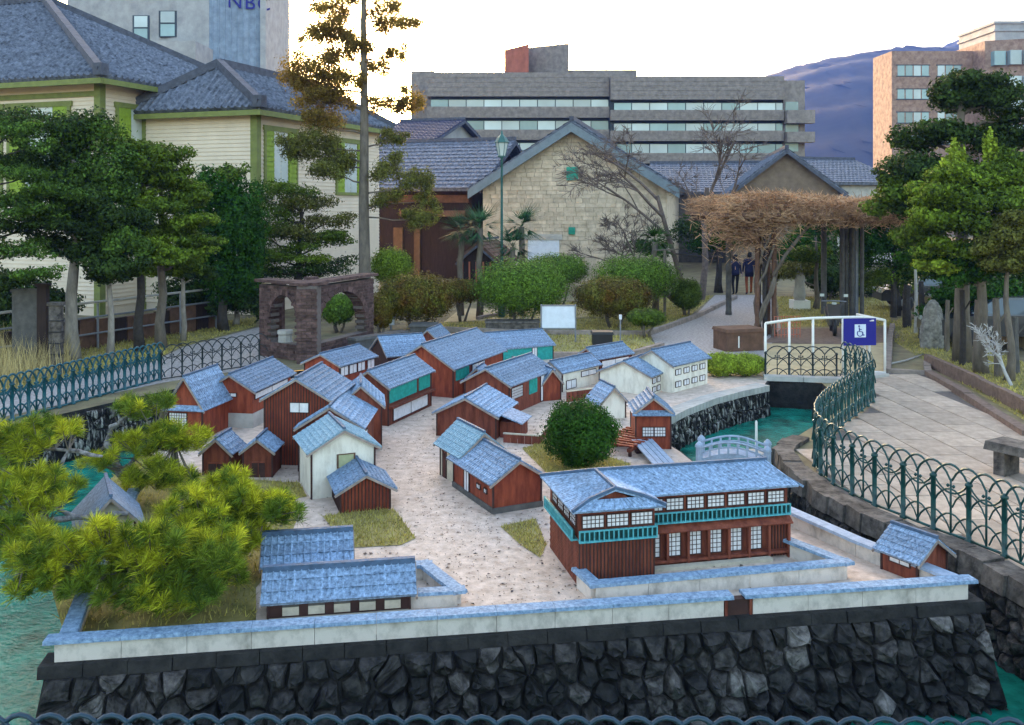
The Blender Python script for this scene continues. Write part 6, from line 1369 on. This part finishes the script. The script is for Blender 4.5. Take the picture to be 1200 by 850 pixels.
# dwarf pines with long needles on the model
def pine(label, base, tufts, branches, m='needle', nn=110, ln=.14):
    e = thing('dwarf_pine', label, 'pine tree', base, 0, 'dwarf pines in the model garden'); base = Vector(base); br = MB(); tw = MB(); joints = []
    for pts, r in branches:
        P = [Vector(p)-base for p in pts]; fine = []
        for a, b in zip(P, P[1:]): fine += wob(a, b, 3, .025)[:-1]
        fine.append(P[-1]); n = len(fine); joints += fine[2:]; br.tube(fine, [r*(1-.6*i/n)*random.uniform(.8,1.2) for i in range(n)], 7)
    br.build('trunk', 'bark_pine', e, True); V = {m: [], 'needle_green': []}
    for (p, s, mm) in tufts:
        p = Vector(p)-base; jn = min((q for q in joints), key=lambda q: (q-p).length); tw.tube([jn, jn.lerp(p,.6)-Vector((0,0,.02)), p], [.009,.006,.004], 4); ax = Vector((random.gauss(0,.35),random.gauss(0,.35)-.25,1)).normalized(); br2 = V[mm]
        for i in range(nn):
            d = Vector((random.gauss(0,1),random.gauss(0,1),random.gauss(0,1))).normalized(); d = (d+ax*.95).normalized(); l = ln*s*random.uniform(.65,1.1); sd_ = d.cross(Vector((random.random(),random.random(),.3))).normalized()*.0034
            o = p+ax*random.uniform(-.03,.05)*s; mid = o+d*l*.55; tip = o+d*l-Vector((0,0,.012)); br2 += [tuple(o-sd_*.7),tuple(mid-sd_),tuple(tip),tuple(mid+sd_)]
    tw.build('twigs', 'bark', e, kind='stuff')
    for mm, v in V.items():
        if v: put('needles', np_mesh('needles', np.array(v), 4, mm), e)
    return e
def tuft_field(regions, seed):
    rr = random.Random(seed); out = []
    for (px, py, rx, ry, Y, n, s, mm) in regions:
        for i in range(int(n*1.45)):
            a, q = rr.uniform(0,6.28), math.sqrt(rr.random()); out.append((W(px+rx*q*math.cos(a), py+ry*.8*q*math.sin(a)+4*math.sin((px+rx*q*math.cos(a))*.09), Y+rr.uniform(-.35,.35)), s*rr.uniform(.8,1.2), mm if rr.random() < .68 else ('needle_green' if mm == 'needle' else 'needle')))
    return out
b1 = G(215,700); pine('front dwarf pine with long yellow-green needles nearest the front wall', b1,
    tuft_field([(60,655,60,30,8.6,44,1.0,'needle'),(130,640,70,28,8.7,56,1.0,'needle'),(190,650,60,32,8.6,54,1.1,'needle'),(225,665,50,36,8.5,46,1.15,'needle_green'),(205,700,50,26,8.4,30,1.1,'needle_green'),(100,680,60,18,8.5,26,.95,'needle_green'),(260,640,30,30,8.8,18,1.0,'needle'),(270,670,24,22,8.8,14,1.0,'needle_green'),(50,690,40,16,8.5,18,.95,'needle_green'),(150,705,40,18,8.4,18,1.0,'needle_green')], 1),
    [([b1, W(200,680,8.6), W(150,668,8.7), W(90,665,8.7), W(30,655,8.7)], .045), ([W(205,690,8.6), W(235,655,8.7), W(265,640,8.8)], .03), ([W(150,668,8.7), W(120,640,8.8)], .025)])
b2 = G(20,690); pine('dwarf pine at the left edge beside the pool with thick mottled limbs', (b2.x,b2.y,0),
    tuft_field([(15,520,45,26,10.6,40,1.1,'needle'),(60,505,40,14,10.8,24,1.0,'needle'),(30,590,55,26,10.0,48,1.1,'needle'),(50,570,45,20,10.2,34,1.05,'needle'),(20,630,45,26,9.4,40,1.0,'needle'),(10,560,20,20,10.3,12,1.0,'needle_green')], 2),
    [([b2, W(40,612,9.8), W(90,606,10.0), W(150,602,10.1)], .05), ([W(50,608,9.9), W(60,560,10.4), W(80,528,10.6), W(30,525,10.6)], .035), ([W(80,528,10.6), W(120,535,10.6)], .03), ([W(90,606,10.0), W(60,590,10.0)], .025)])
b3 = G(150,575); pine('tallest dwarf pine with twisted trunk in front of the leftmost house', b3,
    tuft_field([(165,478,38,14,12.4,30,1.05,'needle_green'),(175,520,45,18,12.2,36,1.1,'needle'),(215,515,32,18,12.2,26,1.1,'needle'),(180,560,35,22,11.9,34,1.0,'needle'),(120,545,30,14,12.0,16,1.0,'needle'),(205,560,25,20,11.8,18,1.0,'needle')], 3),
    [([b3, W(140,555,12.1), W(152,545,12.1), W(172,525,12.2), W(182,508,12.2)], .05), ([W(140,555,12.1), W(125,520,12.3), W(130,500,12.3), W(150,488,12.4)], .045), ([W(182,508,12.2), W(205,518,12.2)], .025)])
b4 = G(262,648); pine('low yellow dwarf pine beside the long gatehouse', b4,
    tuft_field([(265,585,40,26,9.9,46,1.0,'needle'),(300,600,40,26,9.8,46,1.0,'needle'),(330,605,22,16,9.7,20,.95,'needle_green'),(255,615,40,26,9.6,40,1.0,'needle'),(290,635,30,16,9.5,20,1.0,'needle'),(270,565,26,14,10.2,18,.95,'needle'),(215,605,34,18,9.9,26,.95,'needle'),(225,580,24,14,10.3,14,.9,'needle_green')], 4),
    [([b4, W(262,620,9.8), W(275,600,9.8), W(310,602,9.8)], .035), ([W(262,620,9.8), W(245,600,9.9), W(215,602,9.9)], .025)])
# air
hz = MB(); hz.box((-1800,-60,-2.5),(1800,1750,330)); ho = hz.build('haze', 'mortar', kind='stuff'); ho['label'] = 'thin bluish air haze around the whole place'
hm = bpy.data.materials.new('haze_air'); hm.use_nodes = True; hn = hm.node_tree; hn.nodes.clear(); pv = hn.nodes.new('ShaderNodeVolumePrincipled'); pv.inputs['Color'].default_value = (.12,.27,1,1); pv.inputs['Density'].default_value = .00034; pv.inputs['Anisotropy'].default_value = 0.0
oo = hn.nodes.new('ShaderNodeOutputMaterial'); hn.links.new(pv.outputs[0], oo.inputs['Volume']); ho.data.materials.clear(); ho.data.materials.append(hm)
